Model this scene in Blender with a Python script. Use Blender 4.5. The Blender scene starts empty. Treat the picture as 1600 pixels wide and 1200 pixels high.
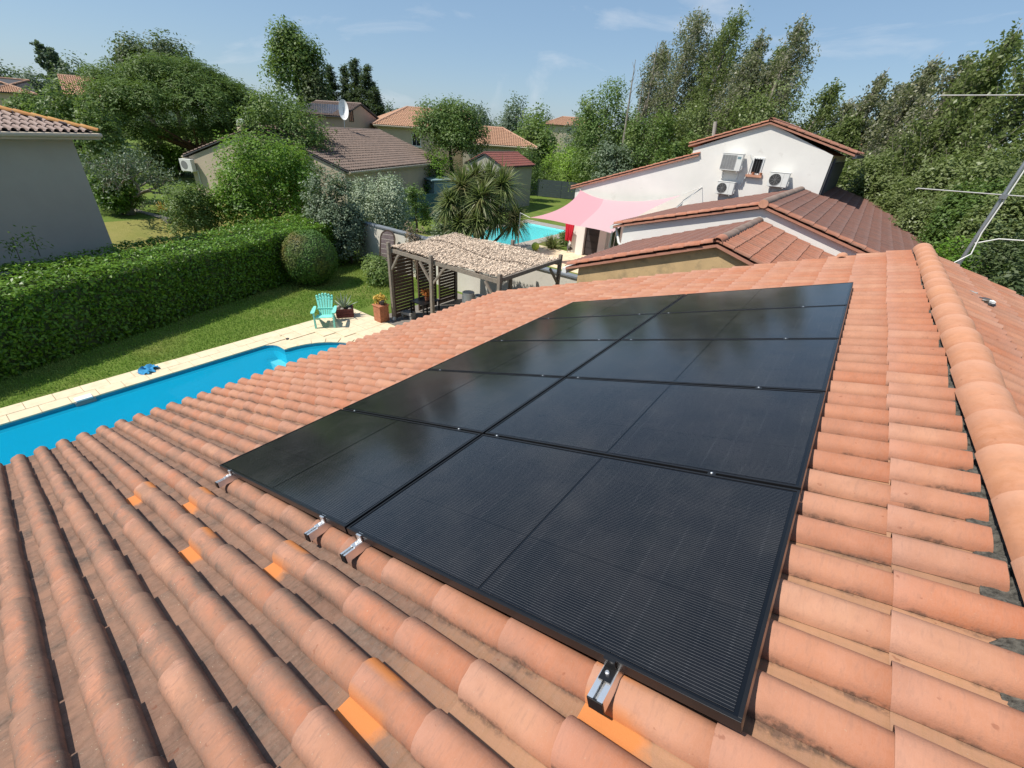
import bpy, bmesh, math, random
import numpy as np
from mathutils import Vector, Matrix
R = math.radians
random.seed(7); rng = np.random.default_rng(11)
SC = bpy.context.scene
COL = SC.collection

# ------------------------------------------------------------------ camera
RW = np.array([[0.7948192,0.60372695,0.06145086],[0.34461488,-0.36568995,-0.86458744],[-0.49950278,0.70836758,-0.49871069]])
CAM = np.array([3.47470881,-0.84866681,6.2149434])
FPX = 683.53311
cam_d = bpy.data.cameras.new('camera'); cam = bpy.data.objects.new('camera', cam_d); COL.objects.link(cam)
cam_d.sensor_fit = 'HORIZONTAL'; cam_d.sensor_width = 36.0; cam_d.lens = 36.0*FPX/1600.0
cam_d.clip_start = 0.05; cam_d.clip_end = 3000
mw = Matrix.Identity(4)
for i in range(3):
    mw[i][0], mw[i][1], mw[i][2], mw[i][3] = RW[0][i], -RW[1][i], -RW[2][i], CAM[i]
cam.matrix_world = mw
SC.camera = cam

# ------------------------------------------------------------------ sky and sun
SUN = Vector((-0.321, -0.458, 0.829)).normalized()
world = bpy.data.worlds.new('World'); SC.world = world; world.use_nodes = True
wn = world.node_tree; wn.nodes.clear()
wo = wn.nodes.new('ShaderNodeOutputWorld'); wb = wn.nodes.new('ShaderNodeBackground')
sky = wn.nodes.new('ShaderNodeTexSky'); sky.sky_type = 'NISHITA'; sky.sun_disc = False
sky.sun_elevation = math.asin(SUN.z); sky.sun_rotation = math.atan2(SUN.x, SUN.y)
sky.altitude = 50; sky.air_density = 1.0; sky.dust_density = 0.5; sky.ozone_density = 2.0
wb.inputs['Strength'].default_value = 0.112
tc = wn.nodes.new('ShaderNodeTexCoord')
mp = wn.nodes.new('ShaderNodeMapping'); mp.inputs['Scale'].default_value = (2.2, 2.2, 7.0); mp.inputs['Rotation'].default_value = (0.25, 0.1, 0.6)
nz = wn.nodes.new('ShaderNodeTexNoise'); nz.inputs['Scale'].default_value = 1.6; nz.inputs['Detail'].default_value = 7; nz.inputs['Roughness'].default_value = 0.58; nz.inputs['Distortion'].default_value = 0.6
cr = wn.nodes.new('ShaderNodeValToRGB'); cr.color_ramp.elements[0].position = 0.535; cr.color_ramp.elements[1].position = 0.80
cr.color_ramp.elements[0].color = (0,0,0,1); cr.color_ramp.elements[1].color = (0.6,0.6,0.6,1)
mx = wn.nodes.new('ShaderNodeMix'); mx.data_type = 'RGBA'; mx.inputs[7].default_value = (6.3, 6.6, 7.0, 1)
L = wn.links.new
L(tc.outputs['Generated'], mp.inputs['Vector']); L(mp.outputs['Vector'], nz.inputs['Vector']); L(nz.outputs['Fac'], cr.inputs['Fac'])
hz_ = wn.nodes.new('ShaderNodeMix'); hz_.data_type = 'RGBA'; hz_.inputs[0].default_value = 0.55; hz_.inputs[7].default_value = (2.05, 3.30, 4.90, 1)
L(sky.outputs['Color'], hz_.inputs[6])
L(cr.outputs['Color'], mx.inputs[0]); L(hz_.outputs[2], mx.inputs[6]); L(mx.outputs[2], wb.inputs['Color']); L(wb.outputs['Background'], wo.inputs['Surface'])
sun_d = bpy.data.lights.new('sun', 'SUN'); sun_d.energy = 5.0; sun_d.angle = R(0.53); sun_d.color = (1.0, 0.94, 0.85)
sun = bpy.data.objects.new('sun', sun_d); COL.objects.link(sun); sun.rotation_euler = SUN.to_track_quat('Z', 'Y').to_euler(); sun.location = (-20, -10, 40)
SC.view_settings.view_transform = 'Standard'; SC.view_settings.look = 'None'; SC.view_settings.exposure = 0.22; SC.view_settings.gamma = 1.0
SC.view_settings.use_curve_mapping = False
SC.cycles.max_bounces = 8; SC.cycles.transparent_max_bounces = 12; SC.cycles.caustics_reflective = False; SC.cycles.caustics_refractive = False

# ------------------------------------------------------------------ surveying: points of the place from their direction and a plane or distance
def ray(x, y): return RW.T @ np.array([(x-800)/FPX, (y-600)/FPX, 1.0])
def G(x, y, z=0.0):
    d = ray(x, y); return CAM + (z-CAM[2])/d[2]*d
def PY(x, y, Y):
    d = ray(x, y); return CAM + (Y-CAM[1])/d[1]*d
def PX(x, y, X):
    d = ray(x, y); return CAM + (X-CAM[0])/d[0]*d
def AT(x, y, D):
    d = ray(x, y); return CAM + D/math.hypot(d[0], d[1])*d
def PROJ(P):
    q = RW @ (np.asarray(P, float)-CAM)
    return (800+FPX*q[0]/q[2], 600+FPX*q[1]/q[2], q[2]) if q[2] > 0.05 else (-9e9, -9e9, -1)
def V(*a): return np.array(a, float)
def unit(a): a = np.asarray(a, float); return a/np.linalg.norm(a)

# ------------------------------------------------------------------ materials
MATS = {}
def nodes(name):
    m = bpy.data.materials.new(name); m.use_nodes = True; nt = m.node_tree
    b = nt.nodes['Principled BSDF']; MATS[name] = m
    return m, nt, b
def NN(nt, kind, **kw):
    n = nt.nodes.new('ShaderNode'+kind)
    for k, v in kw.items():
        if k in n.inputs: n.inputs[k].default_value = v
        else: setattr(n, k, v)
    return n
def mth(nt, op, a, b=None, clamp=False):
    n = nt.nodes.new('ShaderNodeMath'); n.operation = op; n.use_clamp = clamp
    for i, v in enumerate((a, b)):
        if v is None: continue
        if isinstance(v, (int, float)): n.inputs[i].default_value = v
        else: nt.links.new(v, n.inputs[i])
    return n.outputs[0]
def mixc(nt, fac, a, b, blend='MIX'):
    n = nt.nodes.new('ShaderNodeMix'); n.data_type = 'RGBA'; n.blend_type = blend
    for key, v in (('Factor', fac), ('A', a), ('B', b)):
        s = n.inputs[key] if key != 'Factor' else n.inputs[0]
        if key == 'A': s = n.inputs[6]
        if key == 'B': s = n.inputs[7]
        if isinstance(v, (int, float)): s.default_value = v
        elif isinstance(v, tuple): s.default_value = (*v[:3], 1)
        else: nt.links.new(v, s)
    return n.outputs[2]
def noise(nt, scale, detail=4, rough=.55, vec=None, dist=0.0):
    n = NN(nt, 'TexNoise', Scale=scale, Detail=detail, Roughness=rough, Distortion=dist)
    if vec is not None: nt.links.new(vec, n.inputs['Vector'])
    return n.outputs['Fac']
def ramp(nt, fac, p0, p1, c0=(0,0,0), c1=(1,1,1)):
    n = nt.nodes.new('ShaderNodeValToRGB'); e = n.color_ramp.elements
    e[0].position, e[1].position = p0, p1; e[0].color = (*c0, 1); e[1].color = (*c1, 1)
    nt.links.new(fac, n.inputs['Fac']); return n.outputs['Color']
def geo(nt): return nt.nodes.new('ShaderNodeNewGeometry')
def bump(nt, b, h, strength, dist=0.01):
    n = NN(nt, 'Bump', Strength=strength, Distance=dist); nt.links.new(h, n.inputs['Height']); nt.links.new(n.outputs['Normal'], b.inputs['Normal'])
def mat(name, col, rough=.8, var=.12, scale=3.0, bmp=0.0, bscale=60, island=.0, metal=0.0, spec=.4, dirt=None, dscale=1.2, dp=(.5,.75)):
    m, nt, b = nodes(name); g = geo(nt); pos = g.outputs['Position']
    n = noise(nt, scale, 6, .6, pos)
    lo = tuple(c*(1-var) for c in col); hi = tuple(min(1, c*(1+var)) for c in col)
    c = mixc(nt, ramp(nt, n, .3, .7), lo, hi)
    if island:
        r = g.outputs['Random Per Island']
        c = mixc(nt, 1.0, c, ramp(nt, r, 0, 1, (1-island,)*3, (1+island,)*3), 'MULTIPLY')
    if dirt:
        c = mixc(nt, ramp(nt, noise(nt, dscale, 8, .65, pos), *dp), c, dirt)
    nt.links.new(c, b.inputs['Base Color'])
    b.inputs['Roughness'].default_value = rough; b.inputs['Metallic'].default_value = metal; b.inputs['Specular IOR Level'].default_value = spec
    if bmp: bump(nt, b, noise(nt, bscale, 5, .6, pos), bmp)
    return m
def leafmat(name, c1, c2, c3=None, rough=.5, trans=.3, spec=.35, pscale=.7):
    m, nt, b = nodes(name); g = geo(nt)
    r = g.outputs['Random Per Island']; c = mixc(nt, r, c1, c2)
    if c3: c = mixc(nt, ramp(nt, noise(nt, pscale, 3, .5, g.outputs['Position']), .48, .66), c, c3)
    nt.links.new(c, b.inputs['Base Color']); b.inputs['Roughness'].default_value = rough; b.inputs['Specular IOR Level'].default_value = spec
    t = nt.nodes.new('ShaderNodeBsdfTranslucent'); tcol = mixc(nt, .5, c, (.24,.36,.06), 'MIX'); nt.links.new(tcol, t.inputs['Color'])
    mxs = nt.nodes.new('ShaderNodeMixShader'); mxs.inputs[0].default_value = trans
    out = nt.nodes['Material Output']
    nt.links.new(b.outputs[0], mxs.inputs[1]); nt.links.new(t.outputs[0], mxs.inputs[2]); nt.links.new(mxs.outputs[0], out.inputs['Surface'])
    return m

def tilemat(name, cA, cB, cC, dirt_col, weather='none', dirt0=.25, fresh=(.56,.205,.065), rough=.85, pan_col=None):
    """Fired clay: colour differs tile by tile, mottled, lichen and soot gather in the pans and on the old corner of the roof."""
    m, nt, b = nodes(name); g = geo(nt); pos = g.outputs['Position']
    oi = nt.nodes.new('ShaderNodeObjectInfo')
    at = NN(nt, 'Attribute', attribute_name='trnd'); ap = NN(nt, 'Attribute', attribute_name='pan'); al = NN(nt, 'Attribute', attribute_name='len')
    rnd = mth(nt, 'FRACT', mth(nt, 'ADD', oi.outputs['Random'], at.outputs['Fac']))
    rn2 = mth(nt, 'FRACT', mth(nt, 'MULTIPLY', rnd, 7.31))
    c = mixc(nt, rnd, cA, cB); c = mixc(nt, mth(nt, 'MULTIPLY', rn2, .6), c, cC)
    mp = NN(nt, 'Mapping'); nt.links.new(pos, mp.inputs['Vector']); mp.inputs['Scale'].default_value = (14, 22, 14)
    n1 = noise(nt, 1.0, 6, .6, mp.outputs['Vector'])
    c = mixc(nt, mth(nt, 'MULTIPLY', ramp(nt, n1, .4, .72), .28), c, tuple(min(1, k*1.45+.03) for k in cC))
    ln = al.outputs['Fac']
    c = mixc(nt, mth(nt,'MULTIPLY', ramp(nt, mth(nt,'ADD', ln, mth(nt,'MULTIPLY', mth(nt,'SUBTRACT', n1, .5), .5)), .0, .34, (1,1,1), (0,0,0)), .40), c, tuple(min(1,k*1.05+.10) for k in cC))
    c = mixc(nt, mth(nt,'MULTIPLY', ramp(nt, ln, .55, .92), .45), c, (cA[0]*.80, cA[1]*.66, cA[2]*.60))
    n0 = noise(nt, 6.0, 5, .6, pos)
    c = mixc(nt, mth(nt, 'MULTIPLY', ramp(nt, n0, .45, .75), .35), c, tuple(k*.72 for k in cA))
    if pan_col:
        mpg = NN(nt, 'Mapping'); nt.links.new(pos, mpg.inputs['Vector']); mpg.inputs['Scale'].default_value = (9, 70, 9); gr = noise(nt, 1.0, 5, .65, mpg.outputs['Vector'])
        pc_ = mixc(nt, gr, tuple(k*.78 for k in pan_col), tuple(min(1,k*1.22) for k in pan_col))
        c = mixc(nt, mth(nt,'MULTIPLY', ramp(nt, ap.outputs['Fac'], .90, .99), .75), c, pc_)
    # dark smears near each lower end, pale bloom on the crest
    sx = nt.nodes.new('ShaderNodeSeparateXYZ'); nt.links.new(pos, sx.inputs[0])
    n2 = noise(nt, 38, 6, .7, pos); n3 = noise(nt, 4.5, 5, .6, pos)
    pan = ap.outputs['Fac']
    if weather == 'main':
        wy = mth(nt, 'MULTIPLY', mth(nt, 'SUBTRACT', 1.5, sx.outputs['Y']), .40, True)
        wx = mth(nt, 'MULTIPLY', mth(nt, 'SUBTRACT', 3.3, sx.outputs['X']), .55, True)
        w = mth(nt, 'ADD', mth(nt, 'MULTIPLY', mth(nt, 'MULTIPLY', wy, wx), 1.2), dirt0)
    else:
        w = mth(nt, 'ADD', dirt0, 0.0)
    d = mth(nt, 'MULTIPLY', mth(nt, 'ADD', mth(nt, 'MULTIPLY', pan, 1.15), .06), w)
    d = mth(nt, 'ADD', d, mth(nt, 'MULTIPLY', mth(nt, 'SUBTRACT', n2, .5), mth(nt, 'MULTIPLY', w, 1.1)))
    d = mth(nt, 'ADD', d, mth(nt, 'MULTIPLY', mth(nt, 'SUBTRACT', n3, .5), mth(nt, 'MULTIPLY', w, 1.3)))
    d = mth(nt,'MULTIPLY', d, mth(nt,'ADD', .62, mth(nt,'MULTIPLY', rn2, .65)))
    d = ramp(nt, d, .10, .80)
    fr = nt.nodes.new('ShaderNodeSeparateColor'); nt.links.new(oi.outputs['Color'], fr.inputs[0]); frs = fr.outputs[0]
    frm = mth(nt, 'MULTIPLY', frs, ramp(nt, mth(nt, 'ADD', mth(nt, 'SUBTRACT', .75, al.outputs['Fac']), mth(nt, 'MULTIPLY', mth(nt, 'SUBTRACT', n3, .5), .9)), .25, .45))
    frm = mth(nt, 'MULTIPLY', frm, ramp(nt, pan, .2, .6))
    d = mth(nt, 'MULTIPLY', d, mth(nt, 'SUBTRACT', 1.0, frm))
    dc = mixc(nt, ramp(nt, n2, .36, .64), dirt_col, tuple(k*2.3 for k in dirt_col)); dc = mixc(nt, mth(nt,'MULTIPLY', rnd, .5), dc, tuple(k*.35 for k in cC))
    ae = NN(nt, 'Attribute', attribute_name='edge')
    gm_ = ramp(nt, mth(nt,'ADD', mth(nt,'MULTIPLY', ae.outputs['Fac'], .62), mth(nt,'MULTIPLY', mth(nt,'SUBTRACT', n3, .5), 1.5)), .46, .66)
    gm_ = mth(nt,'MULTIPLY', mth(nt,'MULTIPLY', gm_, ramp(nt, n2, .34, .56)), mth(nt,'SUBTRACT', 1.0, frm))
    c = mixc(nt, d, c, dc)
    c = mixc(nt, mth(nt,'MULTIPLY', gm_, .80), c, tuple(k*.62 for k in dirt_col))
    c = mixc(nt, mth(nt,'MULTIPLY', ramp(nt, mth(nt,'MULTIPLY', ln, -1.0), .1, .3), .85), c, (.055,.026,.018))  # shadow line of the course joints, painted dark on the lower rims
    if weather == 'main':
        c = mixc(nt, mth(nt,'MULTIPLY', mth(nt,'MULTIPLY', w, ramp(nt, n0, .30, .62)), .62), c, (.27,.155,.105))
    # brushed bands round the barrel and small dark scuffs
    mpb = NN(nt, 'Mapping'); nt.links.new(pos, mpb.inputs['Vector']); mpb.inputs['Scale'].default_value = (75, 9, 40) if weather == 'main' else (20, 20, 20)
    bn = noise(nt, 1.0, 6, .7, mpb.outputs['Vector'])
    c = mixc(nt, mth(nt,'MULTIPLY', mth(nt,'MULTIPLY', ramp(nt, bn, .50, .74), mth(nt,'SUBTRACT', 1.0, ramp(nt, ap.outputs['Fac'], .90, .99))), mth(nt,'ADD', .14, mth(nt,'MULTIPLY', w, .45))), c, tuple(k*.9+.02 for k in dirt_col))
    c = mixc(nt, mth(nt,'MULTIPLY', ramp(nt, bn, .46, .26), .10), c, tuple(min(1,k*1.2+.06) for k in cC))
    sc2 = ramp(nt, noise(nt, 26, 3, .5, pos), .69, .74); c = mixc(nt, mth(nt,'MULTIPLY', sc2, .45), c, (cA[0]*.45,cA[1]*.4,cA[2]*.45))
    # lichen specks
    sp = ramp(nt, noise(nt, 120, 2, .5, pos), .70, .76)
    c = mixc(nt, mth(nt, 'MULTIPLY', mth(nt, 'MULTIPLY', sp, w), .8), c, (.42,.36,.26))
    c = mixc(nt, frm, c, fresh)
    nt.links.new(c, b.inputs['Base Color']); b.inputs['Roughness'].default_value = rough; b.inputs['Specular IOR Level'].default_value = .25
    bump(nt, b, mth(nt, 'ADD', noise(nt, 220, 5, .65, pos), mth(nt, 'MULTIPLY', n1, .8)), .35, .004)
    return m

# ------------------------------------------------------------------ mesh building
def wloc(o):
    l = Vector((0,0,0))
    while o is not None: l += o.location; o = o.parent
    return l
class MB:
    def __init__(s): s.v = []; s.f = []; s.m = []
    def add(s, vs, fs, mi=0):
        o = len(s.v); s.v += [tuple(map(float, q)) for q in vs]; s.f += [tuple(o+i for i in q) for q in fs]; s.m += [mi]*len(fs)
    def hexa(s, c8, mi=0): s.add(c8, [(3,2,1,0),(4,5,6,7),(0,1,5,4),(1,2,6,5),(2,3,7,6),(3,0,4,7)], mi)
    def box(s, a, b, mi=0):
        x0,x1 = sorted((a[0],b[0])); y0,y1 = sorted((a[1],b[1])); z0,z1 = sorted((a[2],b[2]))
        s.hexa([(x0,y0,z0),(x1,y0,z0),(x1,y1,z0),(x0,y1,z0),(x0,y0,z1),(x1,y0,z1),(x1,y1,z1),(x0,y1,z1)], mi)
    def obox(s, o, ex, ey, ez, mi=0):
        o,ex,ey,ez = map(lambda q: np.asarray(q, float), (o,ex,ey,ez))
        s.hexa([o,o+ex,o+ex+ey,o+ey,o+ez,o+ex+ez,o+ex+ey+ez,o+ey+ez], mi)
    def bar(s, p0, p1, w, h, up=(0,0,1), mi=0):
        p0,p1 = np.asarray(p0,float),np.asarray(p1,float); d = unit(p1-p0); u = np.asarray(up,float)
        if abs(d@unit(u)) > .98: u = np.array([1.,0,0])
        sd = unit(np.cross(d,u)); u = np.cross(sd,d)
        s.obox(p0-sd*w/2-u*h/2, sd*w, p1-p0, u*h, mi)
    def tube(s, pts, r, n=8, mi=0, cap=True):
        pts = [np.asarray(p,float) for p in pts]; rs = r if hasattr(r,'__len__') else [r]*len(pts)
        o = len(s.v); ref = None
        for i,p in enumerate(pts):
            d = unit(pts[min(i+1,len(pts)-1)]-pts[max(i-1,0)])
            if ref is None: ref = np.array([1.,0,0]) if abs(d[0])<.8 else np.array([0,1.,0])
            a = unit(np.cross(d,ref)); b2 = np.cross(d,a); ref = np.cross(a,d)*1.0
            for k in range(n):
                t = 2*math.pi*k/n; s.v.append(tuple(p+rs[i]*(math.cos(t)*a+math.sin(t)*b2)))
        for i in range(len(pts)-1):
            for k in range(n):
                k2 = (k+1)%n; s.f.append((o+i*n+k,o+i*n+k2,o+(i+1)*n+k2,o+(i+1)*n+k)); s.m.append(mi)
        if cap:
            s.f.append(tuple(o+k for k in range(n))[::-1]); s.m.append(mi)
            e = o+(len(pts)-1)*n; s.f.append(tuple(e+k for k in range(n))); s.m.append(mi)
    def lathe(s, c, prof, n=16, mi=0):
        c = np.asarray(c,float); o = len(s.v)
        for (r,z) in prof:
            for k in range(n):
                t = 2*math.pi*k/n; s.v.append((c[0]+r*math.cos(t), c[1]+r*math.sin(t), c[2]+z))
        for i in range(len(prof)-1):
            for k in range(n):
                k2 = (k+1)%n; s.f.append((o+i*n+k,o+i*n+k2,o+(i+1)*n+k2,o+(i+1)*n+k)); s.m.append(mi)
        s.f.append(tuple(o+k for k in range(n))[::-1]); s.m.append(mi)
        e = o+(len(prof)-1)*n; s.f.append(tuple(e+k for k in range(n))); s.m.append(mi)
    def prism(s, poly, ext, mi=0):
        p = [np.asarray(q,float) for q in poly]; ext = np.asarray(ext,float); n = len(p); o = len(s.v)
        s.v += [tuple(q) for q in p]+[tuple(q+ext) for q in p]
        s.f += [tuple(range(o,o+n))[::-1], tuple(range(o+n,o+2*n))]; s.m += [mi,mi]
        for i in range(n):
            j = (i+1)%n; s.f.append((o+i,o+j,o+n+j,o+n+i)); s.m.append(mi)
    def build(s, name, ms, parent=None, smooth=False, loc=None, local=False, bev=0, normals=True):
        """vertices are world coordinates (or local to the thing when local=True)"""
        me = bpy.data.meshes.new(name); org = Vector((0,0,0))
        if not local:
            org = wloc(parent) if parent is not None else (Vector(loc) if loc is not None else Vector((0,0,0)))
        o3 = tuple(org)
        me.from_pydata([(x-o3[0],y-o3[1],z-o3[2]) for x,y,z in s.v], [], s.f)
        if normals:
            bm = bmesh.new(); bm.from_mesh(me); bmesh.ops.recalc_face_normals(bm, faces=bm.faces); bm.to_mesh(me); bm.free()
        ms = ms if isinstance(ms,(list,tuple)) else [ms]
        for m in ms: me.materials.append(MATS[m] if isinstance(m,str) else m)
        me.polygons.foreach_set('material_index', s.m)
        if smooth: me.polygons.foreach_set('use_smooth', [True]*len(me.polygons))
        ob = bpy.data.objects.new(name, me); COL.objects.link(ob)
        if parent is not None: ob.parent = parent
        elif loc is not None: ob.location = loc
        if smooth and smooth != 'all':
            try: me.set_sharp_from_angle(angle=R(38))
            except Exception: pass
        if bev:
            md = ob.modifiers.new('bevel','BEVEL'); md.width = bev; md.segments = 2; md.limit_method = 'ANGLE'
        return ob
def arrays(name, Vx, F, ms, parent=None, attrs=None, smooth=False, loc=None, midx=None):
    """fast mesh from numpy arrays, world coordinates"""
    org = np.array(wloc(parent) if parent is not None else (loc if loc is not None else (0,0,0)))
    Vx = np.asarray(Vx, np.float32)-org.astype(np.float32); F = np.asarray(F, np.int32)
    me = bpy.data.meshes.new(name); k = F.shape[1]
    me.vertices.add(len(Vx)); me.vertices.foreach_set('co', Vx.ravel())
    me.loops.add(F.size); me.loops.foreach_set('vertex_index', F.ravel())
    me.polygons.add(len(F)); me.polygons.foreach_set('loop_start', np.arange(0, F.size, k, dtype=np.int32))
    if midx is not None: me.polygons.foreach_set('material_index', np.asarray(midx, np.int32))
    if attrs:
        for an, av in attrs.items():
            a = me.attributes.new(an, 'FLOAT', 'POINT'); a.data.foreach_set('value', np.asarray(av, np.float32))
    me.update(calc_edges=True)
    if smooth: me.polygons.foreach_set('use_smooth', np.ones(len(F), bool))
    for m in (ms if isinstance(ms,(list,tuple)) else [ms]): me.materials.append(MATS[m] if isinstance(m,str) else m)
    ob = bpy.data.objects.new(name, me); COL.objects.link(ob)
    if parent is not None: ob.parent = parent
    elif loc is not None: ob.location = loc
    return ob
def tag(o, label=None, cat=None, group=None, kind=None):
    if label: o['label'] = label
    if cat: o['category'] = cat
    if group: o['group'] = group
    if kind: o['kind'] = kind
    return o
def thing(name, label, cat, loc=(0,0,0), rz=0.0, group=None):
    o = bpy.data.objects.new(name, None); COL.objects.link(o); o.location = tuple(map(float,loc)); o.rotation_euler = (0,0,rz); o.empty_display_size = .2
    return tag(o, label, cat, group)
def kids(o): return list(o.children)
def dup(root, loc, rz=0.0, label=None, scale=None):
    r = root.copy(); COL.objects.link(r); r.location = tuple(map(float,loc)); r.rotation_euler = (0,0,rz)
    if label: r['label'] = label
    if scale: r.scale = (scale,)*3
    for ch in kids(root):
        c = ch.copy(); COL.objects.link(c); c.parent = r
        for g in kids(ch):
            d = g.copy(); COL.objects.link(d); d.parent = c
    return r
# ------------------------------------------------------------------ material list
mat('stucco_white', (.73,.71,.67), .9, .05, .8, .15, 90, dirt=(.50,.47,.42), dscale=1.5, dp=(.62,.85))
mat('stucco_ochre', (.52,.365,.19), .95, .10, 2.5, .5, 120, dirt=(.34,.25,.14), dscale=3.5, dp=(.5,.7))
mat('stucco_grey', (.385,.36,.31), .95, .04, 1.2, .3, 100)
mat('stucco_beige', (.50,.42,.32), .95, .06, 1.0, .2, 80)
mat('stucco_pinkish', (.48,.34,.26), .95, .05, 1.0)
mat('wall_garden', (.60,.57,.50), .95, .07, 1.1, .3, 90, dirt=(.36,.34,.29), dscale=1.6, dp=(.55,.8))
mat('coping_grey', (.17,.19,.21), .7, .1, 3)
mat('limestone', (.66,.55,.38), .85, .10, 4.0, .25, 70, island=.09, dirt=(.48,.37,.22), dscale=3.0, dp=(.56,.8))
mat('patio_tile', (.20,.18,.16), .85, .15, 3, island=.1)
mat('pool_liner', (.012,.60,.80), .5, .05, 1.5)
mat('pool_liner_pale', (.30,.88,.88), .5, .05, 1.5)
mat('pool_shade_band', (.02,.28,.42), .4, .1, 6)  # dark blue strip paints the shade line below the coping
mat('concrete', (.30,.29,.27), .95, .15, 6, .4, 80)
mat('mortar', (.085,.080,.068), 1.0, .75, 55, .9, 120)
mat('wood_grey', (.21,.175,.14), .85, .22, 14, .3, 60)
mat('wood_brown', (.085,.055,.04), .8, .25, 12, .3, 60)
mat('wood_mauve', (.17,.13,.13), .85, .25, 9, .3, 60)
mat('reed', (.60,.48,.37), .95, .2, 10, .3, 80, island=.45)
mat('reed_under', (.16,.12,.09), .95, .2, 10)
mat('alu', (.88,.88,.88), .46, .06, 20, metal=1.0)
mat('steel_galv', (.34,.36,.38), .45, .12, 10, metal=.8)
mat('black_plastic', (.012,.012,.013), .45, .1, 8)
mat('frame_black', (.028,.028,.030), .30, .1, 8, spec=.5, metal=.6)
mat('dark_void', (.008,.008,.009), .9, .1, 4)
mat('glass_dark', (.02,.025,.03), .08, .1, 3, spec=.7)
mat('white_paint', (.74,.74,.72), .5, .04, 3)
mat('white_plastic', (.70,.70,.67), .4, .05, 3)
mat('grille_grey', (.22,.22,.22), .5, .1, 12)
mat('grille_pale', (.45,.45,.44), .5, .1, 12)
mat('turquoise', (.22,.66,.56), .42, .04, 5)
mat('brick_terracotta', (.40,.16,.085), .9, .2, 12, .3, 80)
mat('crate_red', (.13,.030,.028), .6, .2, 14)
mat('pot_dark', (.05,.045,.045), .6, .2, 8)
mat('soil', (.06,.042,.03), 1, .3, 20, .5, 40)
mat('towel_blue', (.03,.22,.42), .9, .25, 16)
mat('red_cloth', (.55,.015,.035), .8, .2, 8)
mat('canvas_grey', (.35,.34,.31), .8, .3, 12)
mat('ball_lime', (.45,.62,.08), .5, .1, 6)
mat('shutter_dark', (.035,.03,.032), .6, .1, 6)
mat('charcoal', (.06,.062,.07), .7, .1, 3)
mat('fence_blue', (.045,.10,.12), .7, .08, 3, island=.10)
mat('fence_slate', (.055,.075,.08), .7, .08, 3, island=.10)
mat('shed_blue', (.17,.26,.29), .7, .06, 3)
mat('solar_far', (.02,.035,.06), .15, .2, 3, spec=.6)
mat('bark', (.10,.080,.062), .95, .3, 7, .6, 30)
mat('bark_pale', (.27,.24,.20), .95, .3, 7, .4, 30)
mat('bark_red', (.13,.075,.05), .95, .3, 7, .6, 30)
mat('rock', (.33,.30,.26), .95, .25, 6, .5, 40, island=.15)
mat('pink_clay', (.52,.26,.17), .85, .15, 8)
tilemat('tile_main', (.39,.140,.068), (.46,.245,.155), (.34,.155,.098), (.066,.053,.043), 'main', .26, pan_col=(.42,.235,.125))
tilemat('tile_ridge', (.45,.20,.105), (.50,.235,.125), (.47,.235,.145), (.12,.09,.065), 'none', .10)
tilemat('tile_rust', (.36,.14,.08), (.32,.12,.072), (.37,.165,.105), (.085,.055,.042), 'none', .45)
tilemat('tile_umber', (.17,.075,.055), (.21,.095,.065), (.15,.075,.06), (.06,.045,.040), 'none', .5)
tilemat('tile_old', (.17,.115,.088), (.27,.19,.15), (.19,.135,.11), (.085,.07,.06), 'none', .55)
tilemat('tile_faded', (.30,.22,.185), (.36,.27,.225), (.33,.24,.21), (.12,.10,.09), 'none', .3)
tilemat('tile_orange', (.55,.24,.085), (.50,.20,.07), (.58,.33,.10), (.16,.11,.06), 'none', .3)
tilemat('tile_red', (.20,.055,.045), (.23,.07,.05), (.18,.06,.05), (.07,.04,.035), 'none', .3)
tilemat('tile_peach', (.44,.25,.15), (.50,.31,.20), (.40,.22,.14), (.24,.15,.10), 'none', .2)

leafmat('leaf_laurel', (.048,.120,.009), (.150,.285,.020), rough=.42, trans=.22, spec=.35)
leafmat('leaf_ball', (0.062,0.143,0.030), (0.116,0.228,0.046), (0.201,0.143,0.046), rough=.6, trans=0.3, pscale=.55)
leafmat('leaf_grass', (0.142,0.262,0.040), (0.240,0.382,0.062), (0.301,0.342,0.090), rough=.7, trans=.35, spec=.2, pscale=.6)
leafmat('leaf_olive', (0.200,0.261,0.160), (0.420,0.481,0.339), rough=.5, trans=0.2)
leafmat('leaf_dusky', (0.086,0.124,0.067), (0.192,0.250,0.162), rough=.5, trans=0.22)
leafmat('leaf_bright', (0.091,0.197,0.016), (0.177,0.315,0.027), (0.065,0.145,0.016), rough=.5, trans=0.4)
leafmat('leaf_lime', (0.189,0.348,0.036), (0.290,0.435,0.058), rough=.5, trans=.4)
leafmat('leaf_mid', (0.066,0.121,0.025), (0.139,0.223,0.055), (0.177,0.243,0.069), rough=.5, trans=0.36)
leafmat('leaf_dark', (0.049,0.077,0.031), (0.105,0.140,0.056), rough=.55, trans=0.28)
leafmat('leaf_pine', (0.059,0.111,0.022), (0.119,0.196,0.041), rough=.6, trans=0.3)
leafmat('leaf_conifer', (0.045,0.076,0.041), (0.085,0.123,0.063), rough=.6, trans=0.2)
leafmat('leaf_poplar', (0.152,0.170,0.080), (0.287,0.286,0.173), (0.336,0.322,0.264), rough=.42, trans=0.36, pscale=1.6, spec=.45)
leafmat('leaf_poplar_green', (0.125,0.169,0.054), (0.234,0.283,0.108), (0.180,0.214,0.086), rough=.42, trans=0.38, pscale=.8, spec=.4)
leafmat('leaf_sword', (.095,.135,.040), (.22,.27,.095), (.19,.17,.075), rough=.42, trans=.26, pscale=1.2)
leafmat('leaf_agave', (.20,.25,.19), (.26,.31,.22), rough=.5, trans=.1)
leafmat('flower_yellow', (.60,.36,.05), (.65,.45,.12), rough=.6, trans=.3)
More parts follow.
